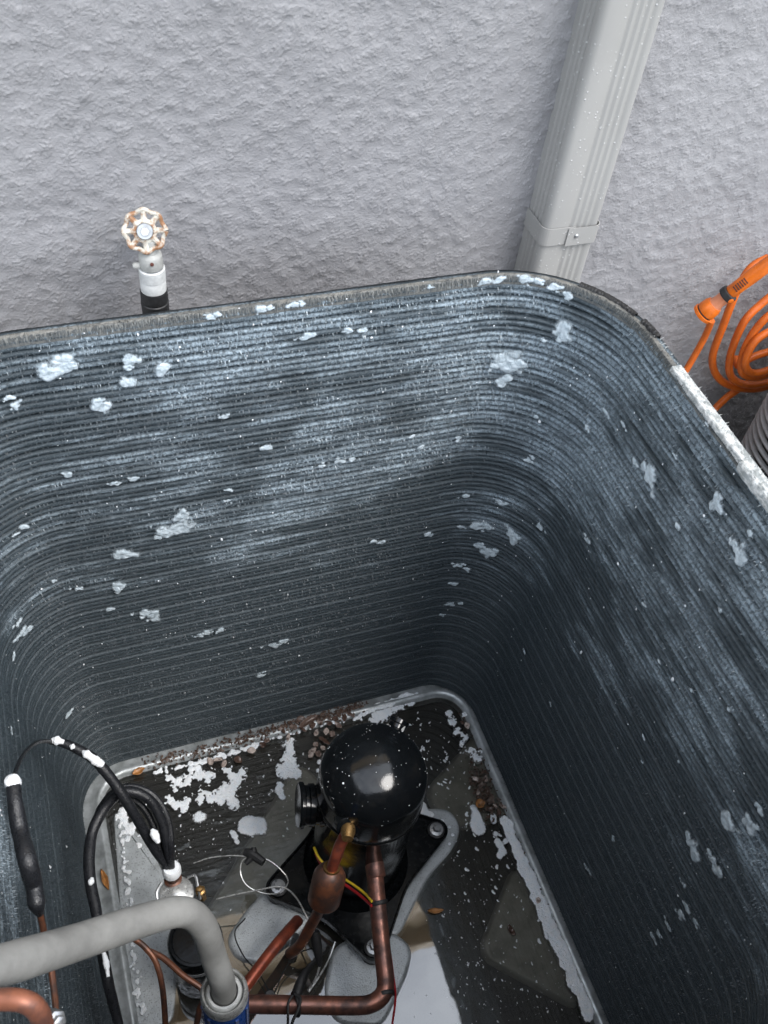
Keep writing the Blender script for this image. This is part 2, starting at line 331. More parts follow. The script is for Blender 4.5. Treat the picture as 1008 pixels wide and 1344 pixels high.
# ---------------------------------------------------------------- condenser
HX, HY, CX, CY, RR, TOP = .4325, .425, -.4175, -.425, .155, 1.068
def rrect(s, off=0., hx=HX, hy=HY, cx=CX, cy=CY, r=RR):
    """points and outward normals at arc fractions s (0..1) of the rounded rectangle, offset outwards by off"""
    s = np.asarray(s, float); a, b = 2*(hx-r), 2*(hy-r); q = math.pi*r/2; L = 2*a+2*b+4*q; d = (s % 1.)*L
    P = np.zeros(s.shape+(2,)); N = np.zeros(s.shape+(2,))
    # start: near right end of back side going left: back, corner, left, corner, front, corner, right, corner
    lens = [a, q, b, q, a, q, b, q]; c0 = 0
    cor = [(cx+hx-r, cy+hy-r), (cx-hx+r, cy+hy-r), (cx-hx+r, cy-hy+r), (cx+hx-r, cy-hy+r)]
    st = [(cor[0], (0, 1), (-1, 0)), (cor[1], math.pi/2), (cor[1], (-1, 0), (0, -1)), (cor[2], math.pi), (cor[2], (0, -1), (1, 0)), (cor[3], 1.5*math.pi), (cor[3], (1, 0), (0, 1)), (cor[0], 0.)]
    for ln, t in zip(lens, st):
        k = (d >= c0) & (d <= c0+ln+1e-9); u = d[k]-c0
        if len(t) == 3:
            n = np.array(t[1], float); N[k] = n; P[k] = np.array(t[0])+n*r+u[:, None]*np.array(t[2], float)
        else:
            an = t[1]+u/r; n = np.stack([np.cos(an), np.sin(an)], -1); N[k] = n; P[k] = np.array(t[0])+n*r
        c0 += ln
    return P+N*(np.asarray(off)[..., None] if np.ndim(off) else off), N
def flare(V):
    """the coil leans: a little narrower at the bottom than at the top"""
    V = np.asarray(V, float).copy(); k = np.clip(1-V[:, 2]/TOP, 0, 1.1); V[:, 0] += k*(-.015+(.015-V[:, 0])/.865*.092); return V
def rz_(z): return RR-.060*np.clip(1-np.asarray(z)/TOP, 0, 1)
def sdfn(x, y, z):
    RR = rz_(z)
    qx = np.abs(x-CX)-HX+RR; qy = np.abs(y-CY)-HY+RR
    mx_, my_ = np.maximum(qx, 0), np.maximum(qy, 0); d = np.hypot(mx_, my_)
    sd_ = d+np.minimum(np.maximum(qx, qy), 0)-RR
    corner = d > 1e-9
    nx_ = np.where(corner, mx_/np.maximum(d, 1e-9), (qx > qy)*1.)*np.sign(x-CX); ny_ = np.where(corner, my_/np.maximum(d, 1e-9), (qx <= qy)*1.)*np.sign(y-CY)
    return sd_, nx_, ny_
unit = thing('condenser_unit', 'open topped air conditioner condenser with dark spine fin coil walls and wet base pan', 'air conditioner', (CX, CY, 0))
NS, NR = 360, 36; pitch = (TOP-.004)/NR
sv = np.arange(NS)/NS; PR = 24
tpar = np.linspace(0, 1, PR-2)
sub = []
spv = []
for r_ in range(NR):
    zc = .004+pitch*(r_+.5)
    wob = noise1(NS, 9)*.0004+noise1(NS, 40)*.0002; zwob = noise1(NS, 5)*.00022
    amp = .0030+.0008*random.random()
    V = np.zeros((NS, PR, 3)); CR = np.zeros((NS, PR)); crest = 0
    ph = random.uniform(-.1, .1)
    for k in range(PR):
        if k < PR-2:
            u = tpar[k]; zz = (u-.5)*pitch*.985
            off = .012*abs(2*u-1)**11+.0036*(1-abs(math.sin(math.pi*(3*u+ph))))**1.6; crest = abs(math.sin(math.pi*(3*u+ph)))**2.5*(1-abs(2*u-1)**9)
        else: crest = 0; off = .0075; zz = pitch*.48*(1 if k == PR-2 else -1)
        p, N = rrect(sv, r=float(rz_(zc))); off = off+wob*(1 if k < PR-2 else 0)
        V[:, k, :2] = p+N*off[..., None] if np.ndim(off) else p+N*off
        CR[:, k] = crest
        V[:, k, 2] = zc+zz+zwob*(1-abs(2*tpar[min(k, PR-3)]-1)*.6)
    idx = np.arange(NS*PR).reshape(NS, PR); i2 = np.roll(idx, -1, 0)
    Fq = np.stack([idx, i2, np.roll(i2, -1, 1), np.roll(idx, -1, 1)], -1).reshape(-1, 4)
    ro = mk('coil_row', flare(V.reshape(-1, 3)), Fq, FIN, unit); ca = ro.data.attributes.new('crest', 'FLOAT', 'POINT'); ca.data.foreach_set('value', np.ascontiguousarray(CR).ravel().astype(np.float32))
    for sb, u in enumerate((.18, .5, .82)):
        n = 1250; s_ = (np.arange(n)+RNG.uniform(-.4, .4, n))/n
        p, N = rrect(s_, r=float(rz_(zc))); T = np.stack([-N[:, 1], N[:, 0]], -1)
        ok = (p[:, 1] > -.80) & (RNG.random(n) < .85)
        p, N, T = p[ok], N[ok], T[ok]; n = len(p)
        L = RNG.uniform(.0015, .0056, n)*(1.0 if sb else .8); zz = zc+(u-.5)*pitch+np.interp(s_[ok], sv, zwob)+RNG.normal(0, .0007, n)
        wv = RNG.uniform(.0005, .0013, n); jt = RNG.normal(0, .0008, n); dr = RNG.uniform(-.001, .0045, n); o0 = .0025+np.interp(s_[ok], sv, wob)
        b0 = np.concatenate([p+N*o0[:, None]+T*wv[:, None], (zz+.0008)[:, None]], -1); b1 = np.concatenate([p+N*o0[:, None]-T*wv[:, None], (zz+.0008)[:, None]], -1)
        tp = np.concatenate([p-N*(L-.0015)[:, None]+T*jt[:, None], (zz-dr)[:, None]], -1)
        spv.append(np.stack([b0, b1, tp], 1).reshape(-1, 3))
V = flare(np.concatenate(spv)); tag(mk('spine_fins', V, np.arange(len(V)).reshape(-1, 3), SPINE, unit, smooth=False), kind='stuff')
# ragged top edge of the coil
def ring(name, inner, outer, z0, z1, m_, parent, jag=0., s0=0., s1=1., ns=500, closed=True, rows=5):
    s = np.linspace(s0, s1, ns, endpoint=not closed); V = np.zeros((ns, rows+2, 3)); seedn = noise1(ns, ns/5)
    for k in range(rows+2):
        if k == 0: p, N = rrect(s, inner+jag*.5*noise1(ns, ns/6)); p = p; z = z0
        elif k == rows+1: p, N = rrect(s, outer); z = z0
        else:
            t = (k-1)/(rows-1); o = inner+(outer-inner)*t
            P0, N0 = rrect(s); o = o+jag*noise1(ns, ns/4)*(.6 if t < .9 else .15); p = P0+N0*np.asarray(o)[..., None]; z = z1+jag*noise1(ns, ns/3.2)*(1-.8*(t > .9))
        V[:, k, :2] = p; V[:, k, 2] = z
    idx = np.arange(ns*(rows+2)).reshape(ns, rows+2); i2 = np.roll(idx, -1, 0)
    a_, b_ = (idx, i2) if closed else (idx[:-1], i2[:-1])
    Fq = np.stack([a_[:, :-1], b_[:, :-1], b_[:, 1:], a_[:, 1:]], -1).reshape(-1, 4)
    return mk(name, V.reshape(-1, 3), Fq, m_, parent)
def s_of(x, y):
    s = np.linspace(0, 1, 4000, endpoint=False); p, N = rrect(s); return s[np.argmin(np.hypot(p[:, 0]-x, p[:, 1]-y))]
ring('coil_edge', .001, .0078, TOP-.012, TOP+.001, FINTOP, unit, jag=.0007, ns=900)
# spiky fringe standing on the edge
n = 9000; s_ = RNG.random(n); p, N = rrect(s_); o0 = RNG.uniform(.0005, .008, n); T = np.stack([-N[:, 1], N[:, 0]], -1)
b0 = np.concatenate([p+N*o0[:, None]+T*.0005, np.full((n, 1), TOP-.001)], -1); b1 = np.concatenate([p+N*o0[:, None]-T*.0005, np.full((n, 1), TOP-.001)], -1)
tp = np.concatenate([p+N*(o0-RNG.uniform(.0, .006, n))[:, None]+T*RNG.normal(0, .0015, n)[:, None], (TOP+RNG.uniform(.001, .005, n))[:, None]], -1)
V = np.stack([b0, b1, tp], 1).reshape(-1, 3); tag(mk('edge_fringe', V, np.arange(len(V)).reshape(-1, 3), FINTOP, unit, smooth=False), kind='stuff')
n = 9000; s_ = RNG.random(n); p, N = rrect(s_); T = np.stack([-N[:, 1], N[:, 0]], -1); z0_ = TOP+RNG.uniform(-.002, .003, n)
b0 = np.concatenate([p+N*.0004+T*RNG.uniform(.0004, .0009, n)[:, None], z0_[:, None]], -1); b1 = np.concatenate([p+N*.0004-T*.0004, z0_[:, None]], -1)
tp = np.concatenate([p-N*RNG.uniform(.0015, .004, n)[:, None]+T*RNG.normal(0, .001, n)[:, None], (z0_-RNG.uniform(.003, .010, n))[:, None]], -1)
V = np.stack([b0, b1, tp], 1).reshape(-1, 3); tag(mk('hanging_fringe', V, np.arange(len(V)).reshape(-1, 3), BRIST, unit, smooth=False), kind='stuff')
sA, sB = s_of(0, -.50)-.12, s_of(0, -.205)
ring('foam_strip', -.002, .0112, TOP-.004, TOP+.0030, CRUST, unit, jag=.0006, s0=sA, s1=sB, ns=420, closed=False, rows=7)['label'] = 'white crusted strip along the right top edge of the coil'
ring('strip_overhang', -.0050, .002, TOP-.010, TOP+.003, CRUST, unit, jag=.0009, s0=sA, s1=s_of(0, -.36), ns=300, closed=False, rows=4)
n = 200; s_ = RNG.uniform(sA, sB+.02, n); p, N = rrect(s_); T = np.stack([-N[:, 1], N[:, 0]], -1); o0 = RNG.uniform(.003, .010, n)
b0 = np.concatenate([p+N*o0[:, None]+T*.0008, np.full((n, 1), TOP+.003)], -1); b1 = np.concatenate([p+N*o0[:, None]-T*.0008, np.full((n, 1), TOP+.003)], -1)
tp = np.concatenate([p+N*(o0+RNG.uniform(-.001, .007, n))[:, None], (TOP+RNG.uniform(.004, .007, n))[:, None]], -1)
V = np.stack([b0, b1, tp], 1).reshape(-1, 3); tag(mk('strip_fringe', V, np.arange(len(V)).reshape(-1, 3), CRUST, unit, smooth=False), kind='stuff')
sv_ = np.arange(300)/300; L = []
for off, zz in [(.0105, z) for z in np.linspace(0, TOP-.001, 9)]+[(.0130, z) for z in np.linspace(TOP-.001, 0, 9)]:
    p, _ = rrect(sv_, off, r=float(rz_(zz))); L.append(np.concatenate([p, np.full((300, 1), zz)], -1))
V = np.concatenate(L); f = [(a*300+k, a*300+(k+1) % 300, ((a+1) % 18)*300+(k+1) % 300, ((a+1) % 18)*300+k) for a in range(18) for k in range(300)]
fixn(mk('cabinet_shell', V, f, TAN, unit))
gk = ring('gasket', .006, .0125, TOP-.02, TOP+.004, RUBBER, unit, s0=s_of(*(0.0153,-0.1091,1.0680)[:2]), s1=s_of(*(-0.0158,-0.0286,1.0680)[:2]), ns=120, closed=False, jag=.0006); gk['label'] = 'black rubber gasket left in the back right corner'
gk = ring('gasket', .006, .0125, TOP-.02, TOP+.005, RUBBER, unit, s0=s_of(*(0.0186,-0.1538,1.0680)[:2]), s1=s_of(*(0.0172,-0.1215,1.0680)[:2]), ns=40, closed=False, jag=.0008); gk['label'] = 'torn end piece of the black gasket'
# base pan: flange, lip, trough, floor
NP = 240; s = np.arange(NP)/NP
def prr(off, z, x0=-.748, x1=-.008, y0=-.835, y1=-.018, r=.06):
    p, N = rrect(s, off, (x1-x0)/2, (y1-y0)/2, (x0+x1)/2, (y0+y1)/2, r); return np.concatenate([p, np.full((NP, 1), z)], -1)
po, _ = rrect(s, .02)
loops = [np.concatenate([po, np.full((NP, 1), .0)], -1), np.concatenate([po, np.full((NP, 1), .030)], -1), prr(.020, .031), prr(.006, .033), prr(.002, .0365), prr(-.003, .0365), prr(-.008, .031), prr(-.014, .014), prr(-.03, .012)]
V = np.concatenate(loops); f = []
for a_ in range(len(loops)-1):
    for k in range(NP): f.append((a_*NP+k, a_*NP+(k+1) % NP, (a_+1)*NP+(k+1) % NP, (a_+1)*NP+k))
f.append(tuple(range((len(loops)-1)*NP, len(loops)*NP)))
pan = fixn(mk('base_pan', V, f, GALV, unit)); pan.data.materials.append(PAN)
for pl in pan.data.polygons:
    if pl.index >= NP*7: pl.material_index = 1
def pad(poly, z, r=.02, m_=PAD, taper=.008):
    P = roundpoly(poly, r, 5); c = np.mean(P, 0); n = len(P); L = []
    for off, zz in ((taper, .0125), (taper*.55, z-.004), (taper*.2, z-.0012), (-.001, z), (-.004, z)):
        q = []
        for i in range(n):
            t = P[(i+1) % n]-P[i-1]; t = t/(np.linalg.norm(t)+1e-9); nn = np.array([t[1], -t[0]])
            if np.dot(nn, P[i]-c) < 0: nn = -nn
            q.append((*(P[i]+nn*off), zz))
        L.append(q)
    V = [p for q in L for p in q]; f = [(a*n+k, a*n+(k+1) % n, (a+1)*n+(k+1) % n, (a+1)*n+k) for a in range(4) for k in range(n)]+[tuple(range(4*n, 5*n))]
    return fixn(mk('raised_pad', V, f, m_, pan))
pad([(-0.4216,-0.2750,0.0330),(-0.5227,-0.3316,0.0330),(-0.5725,-0.3723,0.0330),(-0.5645,-0.4057,0.0330),(-0.5260,-0.4252,0.0330),(-0.4560,-0.3988,0.0330),(-0.4045,-0.3537,0.0330)], .033)
pad([(-0.4029,-0.4413,0.0330),(-0.4368,-0.5004,0.0330),(-0.4350,-0.5471,0.0330),(-0.3652,-0.5762,0.0330),(-0.2994,-0.5117,0.0330),(-0.2794,-0.4792,0.0330),(-0.2952,-0.4519,0.0330),(-0.3374,-0.4311,0.0330)], .033)
pad([(-0.1696,-0.2479,0.0285),(-0.1213,-0.2651,0.0285),(-0.1146,-0.2998,0.0285),(-0.1416,-0.3329,0.0285),(-0.2068,-0.3692,0.0285),(-0.2951,-0.4532,0.0285),(-0.3273,-0.4233,0.0285),(-0.2330,-0.3177,0.0285)], .0285, .02)
PADM = simple('submerged_steel', (.5, .5, .46), .6, .1, .3, 30, .0004)
pad([(0.0592,-0.0874,0.0245),(0.0395,-0.3039,0.0245),(-0.1288,-0.2939,0.0245),(-0.1497,-0.2168,0.0245),(-0.0451,-0.1554,0.0245)], .0225, .03, PADM)
pad([(-0.0440,-0.4048,0.0245),(-0.0156,-0.4250,0.0245),(-0.0313,-0.6497,0.0245),(-0.1494,-0.5311,0.0245),(-0.1493,-0.5099,0.0245)], .0228, .02, PADM)
pad([(-0.3694,-0.0882,0.0245),(-0.3332,-0.1636,0.0245),(-0.5094,-0.3328,0.0245),(-0.6087,-0.3560,0.0245),(-0.6147,-0.3344,0.0245),(-0.4657,-0.1873,0.0245)], .0222, .03, PADM)
pad([(-0.7203,-0.0883,0.0310),(-0.6730,-0.1735,0.0310),(-0.6572,-0.2353,0.0310),(-0.6382,-0.2756,0.0310),(-0.6395,-0.3023,0.0310),(-0.6894,-0.4738,0.0310),(-0.7529,-0.4539,0.0310)], .0275, .02, PAD)
wv = [tuple(p) for p in prr(-.004, .026)]
tag(mk('water', wv, [tuple(range(NP))], WATER, smooth=False), kind='structure')

# ---------------------------------------------------------------- downspout
DL, DR, DF = .022, .108, .143
ds = thing('downspout', 'pale grey ribbed rectangular downspout strapped to the stucco wall', 'downspout', ((DL+DR)/2, WY, 0))
pr = []
def ribs(p0, p1, ts, nrm, depth, hw):
    o = []; p0, p1 = np.array(p0), np.array(p1)
    for t in ts:
        for dt, k in ((-hw, 0), (-hw*.45, 1), (hw*.45, 1), (hw, 0)): o.append(p0+(p1-p0)*(t+dt)+np.array(nrm)*depth*k)
    return o
def arc(c, r, a0, a1, n=5): return [np.array(c)+r*np.array([math.cos(a), math.sin(a)]) for a in np.linspace(a0, a1, n)]
rc = .010
pr += [np.array((DL, WY+.004))]+ribs((DL, WY), (DL, DF), (.28, .48, .68), (1, 0), .0028, .07)
pr += arc((DL+rc, DF+rc), rc, math.pi, 1.5*math.pi)
pr += ribs((DL, DF), (DR, DF), (.46, .58, .70, .82), (0, 1), .0018, .045)
pr += arc((DR-rc*.6, DF+rc*.6), rc*.6, 1.5*math.pi, 2*math.pi)+[np.array((DR, WY+.004))]
n = len(pr); zz = (0.0, .8, 1.1, 2.54); V = [(p[0], p[1], z) for z in zz for p in pr]
f = [(a*n+k, a*n+k+1, (a+1)*n+k+1, (a+1)*n+k) for a in range(len(zz)-1) for k in range(n-1)]
sharp(fixn(mk('pipe', V, f, DOWN, ds)), 50)
o = .0022; zb, zt = (0.0152,0.1900,1.0107)[2]-.014, (0.0152,0.1900,1.0107)[2]+.014
def strap(path, z0, z1):
    n = len(path); V = [(p[0], p[1], z) for z in (z0, z1) for p in path]
    return V, [(k, k+1, n+k+1, n+k) for k in range(n-1)]
def thick(o_, t): md = o_.modifiers.new('thick', 'SOLIDIFY'); md.thickness = t; md.offset = 0; return o_
pl_ = [np.array((DL-o, WY+.002))]+arc((DL+rc, DF+rc), rc+o, math.pi, 1.5*math.pi, 7)+[np.array((DL+.048, DF-o))]
st = thick(mk('strap', *strap(pl_, zb, zt), DOWN, ds, False), .0012)
pl2 = [np.array((DL+.036, DF-o*2))]+[np.array((DR-.004, DF-o*1.7))]+arc((DR-rc*.6, DF+rc*.6), rc*.6+o*1.5, 1.5*math.pi, 2*math.pi, 6)+[np.array((DR+o*1.5, WY+.002))]
st2 = thick(mk('strap', *strap(pl2, zb-.002, zt-.001), DOWN, ds, False), .0012)
G().lathe((DL+.051, DF-.0045, (zb+zt)/2), (0, -1, 0), [(.0034, 0), (.0034, .001), (.0022, .0026), (.0006, .0031)], 14).mk('screw', STEEL, st2)

# ---------------------------------------------------------------- hose bib
bib = thing('outdoor_tap', 'outdoor tap with rusty white eight sided handwheel and black hose coupling below', 'tap', (-.53, WY, 1.0))
wc = np.array((-0.5393,0.1050,1.1149)); bx = np.array((-0.5356,0.1050,1.0621))
ax_ = np.array((-.10, -.80, .42)); ax_ /= np.linalg.norm(ax_); A_, B_, _ = frame(ax_)
w_ = G(); rim = []; R0 = .0232
for k in range(64):
    t = 2*math.pi*k/64; r = R0*(1-.055*math.cos(8*t)*-1); rim.append(wc+(A_*math.cos(t)+B_*math.sin(t))*r+ax_*.0015*math.cos(8*t))
rim.append(rim[0]); w_.tube(rim, .0027, 8, smooth=False, cap=False)
for k in range(8):
    t = 2*math.pi*k/8; d = A_*math.cos(t)+B_*math.sin(t); w_.tube([wc+d*.009, wc+d*.016-ax_*.001, wc+d*R0], [.0052, .0034, .0036], 8, 3)
w_.lathe(wc-ax_*.003, ax_, [(.011, 0), (.0138, .002), (.0138, .005), (.0115, .0062)], 24)
hw = w_.mk('handwheel', RUSTW, bib)
G().lathe(wc+ax_*.0035, ax_, [(.0096, 0), (.0096, .0025), (.0088, .0034)], 24).mk('washer', STEEL, hw)
G().lathe(wc+ax_*.006, ax_, [(.0052, .0008), (.0052, .0030), (.0046, .0038), (.0026, .0038), (.0024, .0052), (.0006, .0054)], 6).mk('nut', SILVER, hw)
G().lathe(wc-ax_*.05, ax_, [(.009, 0), (.009, .03), (.005, .032), (.005, .052)], 16).mk('stem', PVCG, bib)
bz = wc-ax_*.036
wp = (-0.5266,0.2100,1.0375)
G().tube([bz, tuple((np.array(bz)+np.array(wp))/2), wp], .011, 14, 4).mk('wall_inlet', PVCG, bib)
dx = bx[0]; dy = bx[1]
top = (-0.5394,0.1050,1.0823)[2]
G().lathe((dx, dy, top+.012), (0, 0, -1), [(.009, -.01), (.010, .008), (.0132, .011), (.0138, .013), (.0145, .0275), (.0140, .0285)], 24).mk('vacuum_breaker', PVCG, bib)
G().lathe((dx-.001, dy-.0145, top-.004), (-.05, -1, .0), [(.0022, 0), (.0022, .0016), (.001, .002)], 10).mk('plug', DARKRUST, bib)
G().lathe((dx, dy, top-.0165), (0, 0, -1), [(.0140, 0), (.0140, .002)], 24).mk('washer', STEEL, bib)
G().lathe((dx, dy, top-.0183), (0, 0, -1), [(.0150, 0), (.0160, .001), (.0160, .016), (.0154, .0165), (.0154, .0173), (.0158, .018), (.0158, .032), (.0150, .033)], 8*4).mk('connector', WHITEP, bib)
G().lathe((dx, dy, top-.0512), (0, 0, -1), [(.0166, 0), (.0168, .001), (.0168, .014), (.0160, .015), (.0160, .017), (.0172, .018), (.0168, .036), (.011, .038)], 24).mk('coupling', RUBBER, bib)
G().tube([(dx, dy, top-.086), (dx+.005, dy, .7), (dx+.03, dy, .3), (dx+.08, dy-.01, .03)], .0105, 12, 8).mk('hose', RUBBER, bib)
G().lathe((dx-.014, dy, top-.014), (-1, 0, .05), [(.004, 0), (.004, .006), (.0025, .008)], 10).mk('drain_nub', PVCG, bib)

# ---------------------------------------------------------------- orange hose with spray nozzle
oh = thing('orange_hose', 'orange garden hose hung in loose coils on the wall at the right', 'hose', (.5, WY, .6))
def Q(*a): return list(a)
RH = .0070
c_ = np.array((0.5666,0.1600,0.7158))
hp = []
loops_ = [
 [(0.4797,0.1700,0.8972),(0.4530,0.1700,0.8795),(0.4411,0.1650,0.8413),(0.4405,0.1600,0.7719),(0.4506,0.1600,0.6915),(0.4870,0.1550,0.6371),(0.5483,0.1500,0.6062),(0.6143,0.1500,0.6028),(0.6632,0.1600,0.6525),(0.6227,0.1700,0.7772),(0.5424,0.1700,0.8704)],
 [(0.5242,0.1500,0.8483),(0.4928,0.1500,0.8160),(0.4671,0.1450,0.7795),(0.4752,0.1450,0.6998),(0.5006,0.1400,0.6496),(0.5602,0.1400,0.6226),(0.6211,0.1400,0.6396),(0.6346,0.1500,0.7212),(0.5777,0.1550,0.8123)],
 [(0.5401,0.1300,0.8208),(0.5027,0.1300,0.8071),(0.4847,0.1300,0.7717),(0.4788,0.1250,0.7251),(0.4954,0.1200,0.6814),(0.5446,0.1200,0.6645),(0.5977,0.1300,0.6901),(0.5976,0.1400,0.7532)],
 [(0.5392,0.1100,0.7955),(0.4996,0.1150,0.7797),(0.4790,0.1150,0.7561),(0.4787,0.1100,0.7150),(0.5109,0.1100,0.6872),(0.5557,0.1100,0.6969),(0.5888,0.1200,0.7273)],
 [(0.6487,0.1500,0.7007),(0.5521,0.1400,0.7045),(0.5122,0.1350,0.7016),(0.4998,0.1400,0.6814),(0.5041,0.1600,0.6817)],
]
for l_ in loops_: G().tube(l_, RH, 12, 8).mk('coil_loop', HOSE, oh)
G().tube([(0.3853,0.1350,0.8075),(0.3911,0.1400,0.7677),(0.3873,0.1400,0.7273),(0.3764,0.1350,0.6875),(0.3515,0.1200,0.6169),(0.3631,0.1200,0.4930)], RH*.85, 12, 8).mk('hose_end', HOSE, oh)
G().tube([(0.5749,0.1650,0.6070),(0.5456,0.1600,0.5918),(0.5210,0.1550,0.5776),(0.4823,0.1400,0.5454),(0.4382,0.1200,0.4746)], RH, 12, 8).mk('hose_end', HOSE, oh)
nz = thing('spray_nozzle', 'orange hose spray nozzle with black locking ring in front of the coiled hose', 'nozzle', (0.3492,0.1200,0.8582))
p0, p1 = np.array((0.3547,0.1300,0.8308)), np.array((0.4133,0.1000,0.9453)); d_z = p1-p0; Ln = np.linalg.norm(d_z)
G().lathe(p0, d_z, [(0.0152, -.004), (0.0183, -.002), (0.0183, .003), (0.0168, .0035)], 28).mk('front_ring', ORANGE, nz)
G().lathe(p0, d_z, [(0.0162, .0035), (0.0162, .0065)], 28).mk('dark_band', RUBBER, nz)
G().lathe(p0, d_z, [(0.0168, .0065), (0.0172, .009), (0.0166, .020), (0.0140, .026)], 28).mk('head', ORANGE, nz)
G().lathe(p0, d_z, [(0.0128, .024), (0.0107, .034), (0.0112, .046)], 24).mk('sleeve', CLEARO, nz)
rg = G().lathe(p0, d_z, [(0.0128, .046), (0.0146, .047), (0.0151, .052), (0.0144, .057), (0.0122, .058)], 24).mk('locking_ring', RUBBER, nz)
a1, b1_, d1 = frame(d_z)
cm = np.array(M.translation); tocam = cm-(p0+d1*.052); tocam -= d1*np.dot(tocam, d1); tocam /= np.linalg.norm(tocam); side = np.cross(d1, tocam)
if side[2] > 0: side = -side
bd = tocam*.6+side*.8
G().lathe(p0+d1*.052+bd*.0108, bd, [(.0048, 0), (.0048, .004), (.0035, .0046)], 16).mk('button', ORANGE, rg)
hd = G(); hd.lathe(p0, d_z, [(.0098, .057), (.0112, .060), (.0110, .075), (.0118, .095), (.0120, .125), (.0105, .140)], 24); hdo = hd.mk('handle', ORANGE, nz)
for k in range(6): G().box(p0+d1*(.070+.0042*k)+tocam*.0112, (.0018, .011, .0015), ax=(d1, side, tocam)).mk('grip_slot', DARKRUST, hdo)

# ---------------------------------------------------------------- neighbouring unit with louvred corner
nu = thing('second_unit', 'grey air conditioner cabinet with rounded louvred corner beyond the right edge of the open unit', 'air conditioner', (.83, -.33, 0))
def rr2(off, z, n=160): p, N = rrect(np.arange(n)/n, off, .37, .40, .83, -.31, .13); return np.concatenate([p, np.full((n, 1), z)], -1)
V = np.concatenate([rr2(-.035, 0), rr2(-.035, .80)]); f = [(k, (k+1) % 160, 160+(k+1) % 160, 160+k) for k in range(160)]
fixn(mk('inner_core', V, f, DARK, nu))
V = np.concatenate([rr2(-.004, .80), rr2(.004, .81), rr2(.0, .83), rr2(-.03, .84)]); f = [(a*160+k, a*160+(k+1) % 160, (a+1)*160+(k+1) % 160, (a+1)*160+k) for a in range(3) for k in range(160)]+[tuple(range(480, 640))]
fixn(mk('top_cover', V, f, GREYP, nu))
lv = None
for k in range(28):
    z = .30+k*.0175
    if lv is None:
        L = [rr2(-.008, z+.003), rr2(-.002, z+.003), rr2(0, z+.0015), rr2(0, z-.0015), rr2(-.007, z-.002)]
        V = np.concatenate(L); f = [(a*160+q, a*160+(q+1) % 160, (a+1)*160+(q+1) % 160, (a+1)*160+q) for a in range(4) for q in range(160)]
        lv = fixn(mk('louver', V, f, GREYP, nu))
    else:
        c2 = lv.copy(); COL.objects.link(c2); c2.location.z = k*.0175
for sx in np.linspace(.12, .22, 2): pass
po_, No_ = rrect(np.array([.30, .44]), 0, .37, .40, .83, -.31, .13)
V = np.concatenate([rr2(-.001, .0), rr2(-.001, .29), rr2(-.02, .30)]); f = [(a*160+q, a*160+(q+1) % 160, (a+1)*160+(q+1) % 160, (a+1)*160+q) for a in range(2) for q in range(160)]
fixn(mk('skirt', V, f, GREYP, nu))
G().box((.475, -.2, .42), (.035, .24, .80)).mk('side_panel', GREYP, nu, False)

# ---------------------------------------------------------------- compressor
KX, KY = -.327, -.313
comp = thing('compressor', 'glossy black domed compressor bolted to the middle of the wet pan', 'compressor', (KX, KY, .03))
pf = [(.074, .062), (.079, .068), (.0795, .20), (.0795, .330), (.0815, .334), (.0838, .340), (.0842, .360), (.0836, .398)]
for k in range(1, 13):
    t = k/12*math.pi/2; pf.append((.0836*math.cos(t)**.92, .398+.068*math.sin(t)))
shell = G().lathe((KX, KY, 0), (0, 0, 1), pf, 64).mk('shell', BLACKG, comp)
G().lathe((KX, KY, 0), (0, 0, 1), [(.0838, .336), (.0852, .338), (.0854, .342), (.0845, .346)], 64).mk('weld_seam', BLACKR, comp)
# feet plate
feet = [np.array((-0.1698,-0.3060,0.0600)), np.array((-0.4731,-0.3234,0.0600)), np.array((-0.3450,-0.4672,0.0600))]
c0 = np.array((KX, KY, .06)); feet.append(2*c0-feet[2]+np.array((.0, -.01, 0)))
order = [0, 3, 1, 2]; poly = []
for i in range(4):
    a, b = feet[order[i]], feet[order[(i+1) % 4]]
    da = (a-c0)/np.linalg.norm(a-c0); pa = np.array((-da[1], da[0], 0)); db = (b-c0)/np.linalg.norm(b-c0); pb = np.array((-db[1], db[0], 0))
    for an in np.linspace(-1.2, 1.2, 7): poly.append(a[:2]+(da*math.cos(an)+pa*math.sin(an))[:2]*.022)
    mid = (a+b)/2; dm = (mid-c0); dm /= np.linalg.norm(dm); poly.append((mid+dm*.002)[:2])
poly = roundpoly(poly, .02, 3)
n = len(poly); c2 = c0[:2]; L = []
for k, z in ((1.0, .050), (1.0, .066), (.975, .066), (.955, .060), (.5, .060)): L.append([(*(c2+(p-c2)*k), z) for p in poly])
V = [p for q in L for p in q]; f = [(a*n+k, a*n+(k+1) % n, (a+1)*n+(k+1) % n, (a+1)*n+k) for a in range(4) for k in range(n)]+[tuple(range(4*n, 5*n)), tuple(range(n))[::-1]]
sharp(fixn(mk('base_plate', V, f, BLACKR, comp)), 40)
G().lathe((KX, KY, .060), (0, 0, 1), [(.094, 0), (.092, .004), (.083, .010), (.079, .02)], 48).mk('weld_skirt', BLACKR, comp)
for i in (0, 1, 2, 3):
    p = feet[i]
    gm = G().lathe((p[0], p[1], .026), (0, 0, 1), [(.019, 0), (.019, .022), (.013, .024), (.013, .036), (.016, .037), (.016, .0415), (.012, .043)], 24).mk('rubber_mount', RUBBER, comp)
    G().lathe((p[0], p[1], .069), (0, 0, 1), [(.0125, 0), (.0125, .0018), (.0118, .002)], 24).mk('washer', STEEL, gm)
    G().lathe((p[0], p[1], .071), (.05, .03, 1), [(.0075, 0), (.0075, .0055), (.0066, .0068), (.0005, .007)], 6).mk('bolt', STEEL, gm)
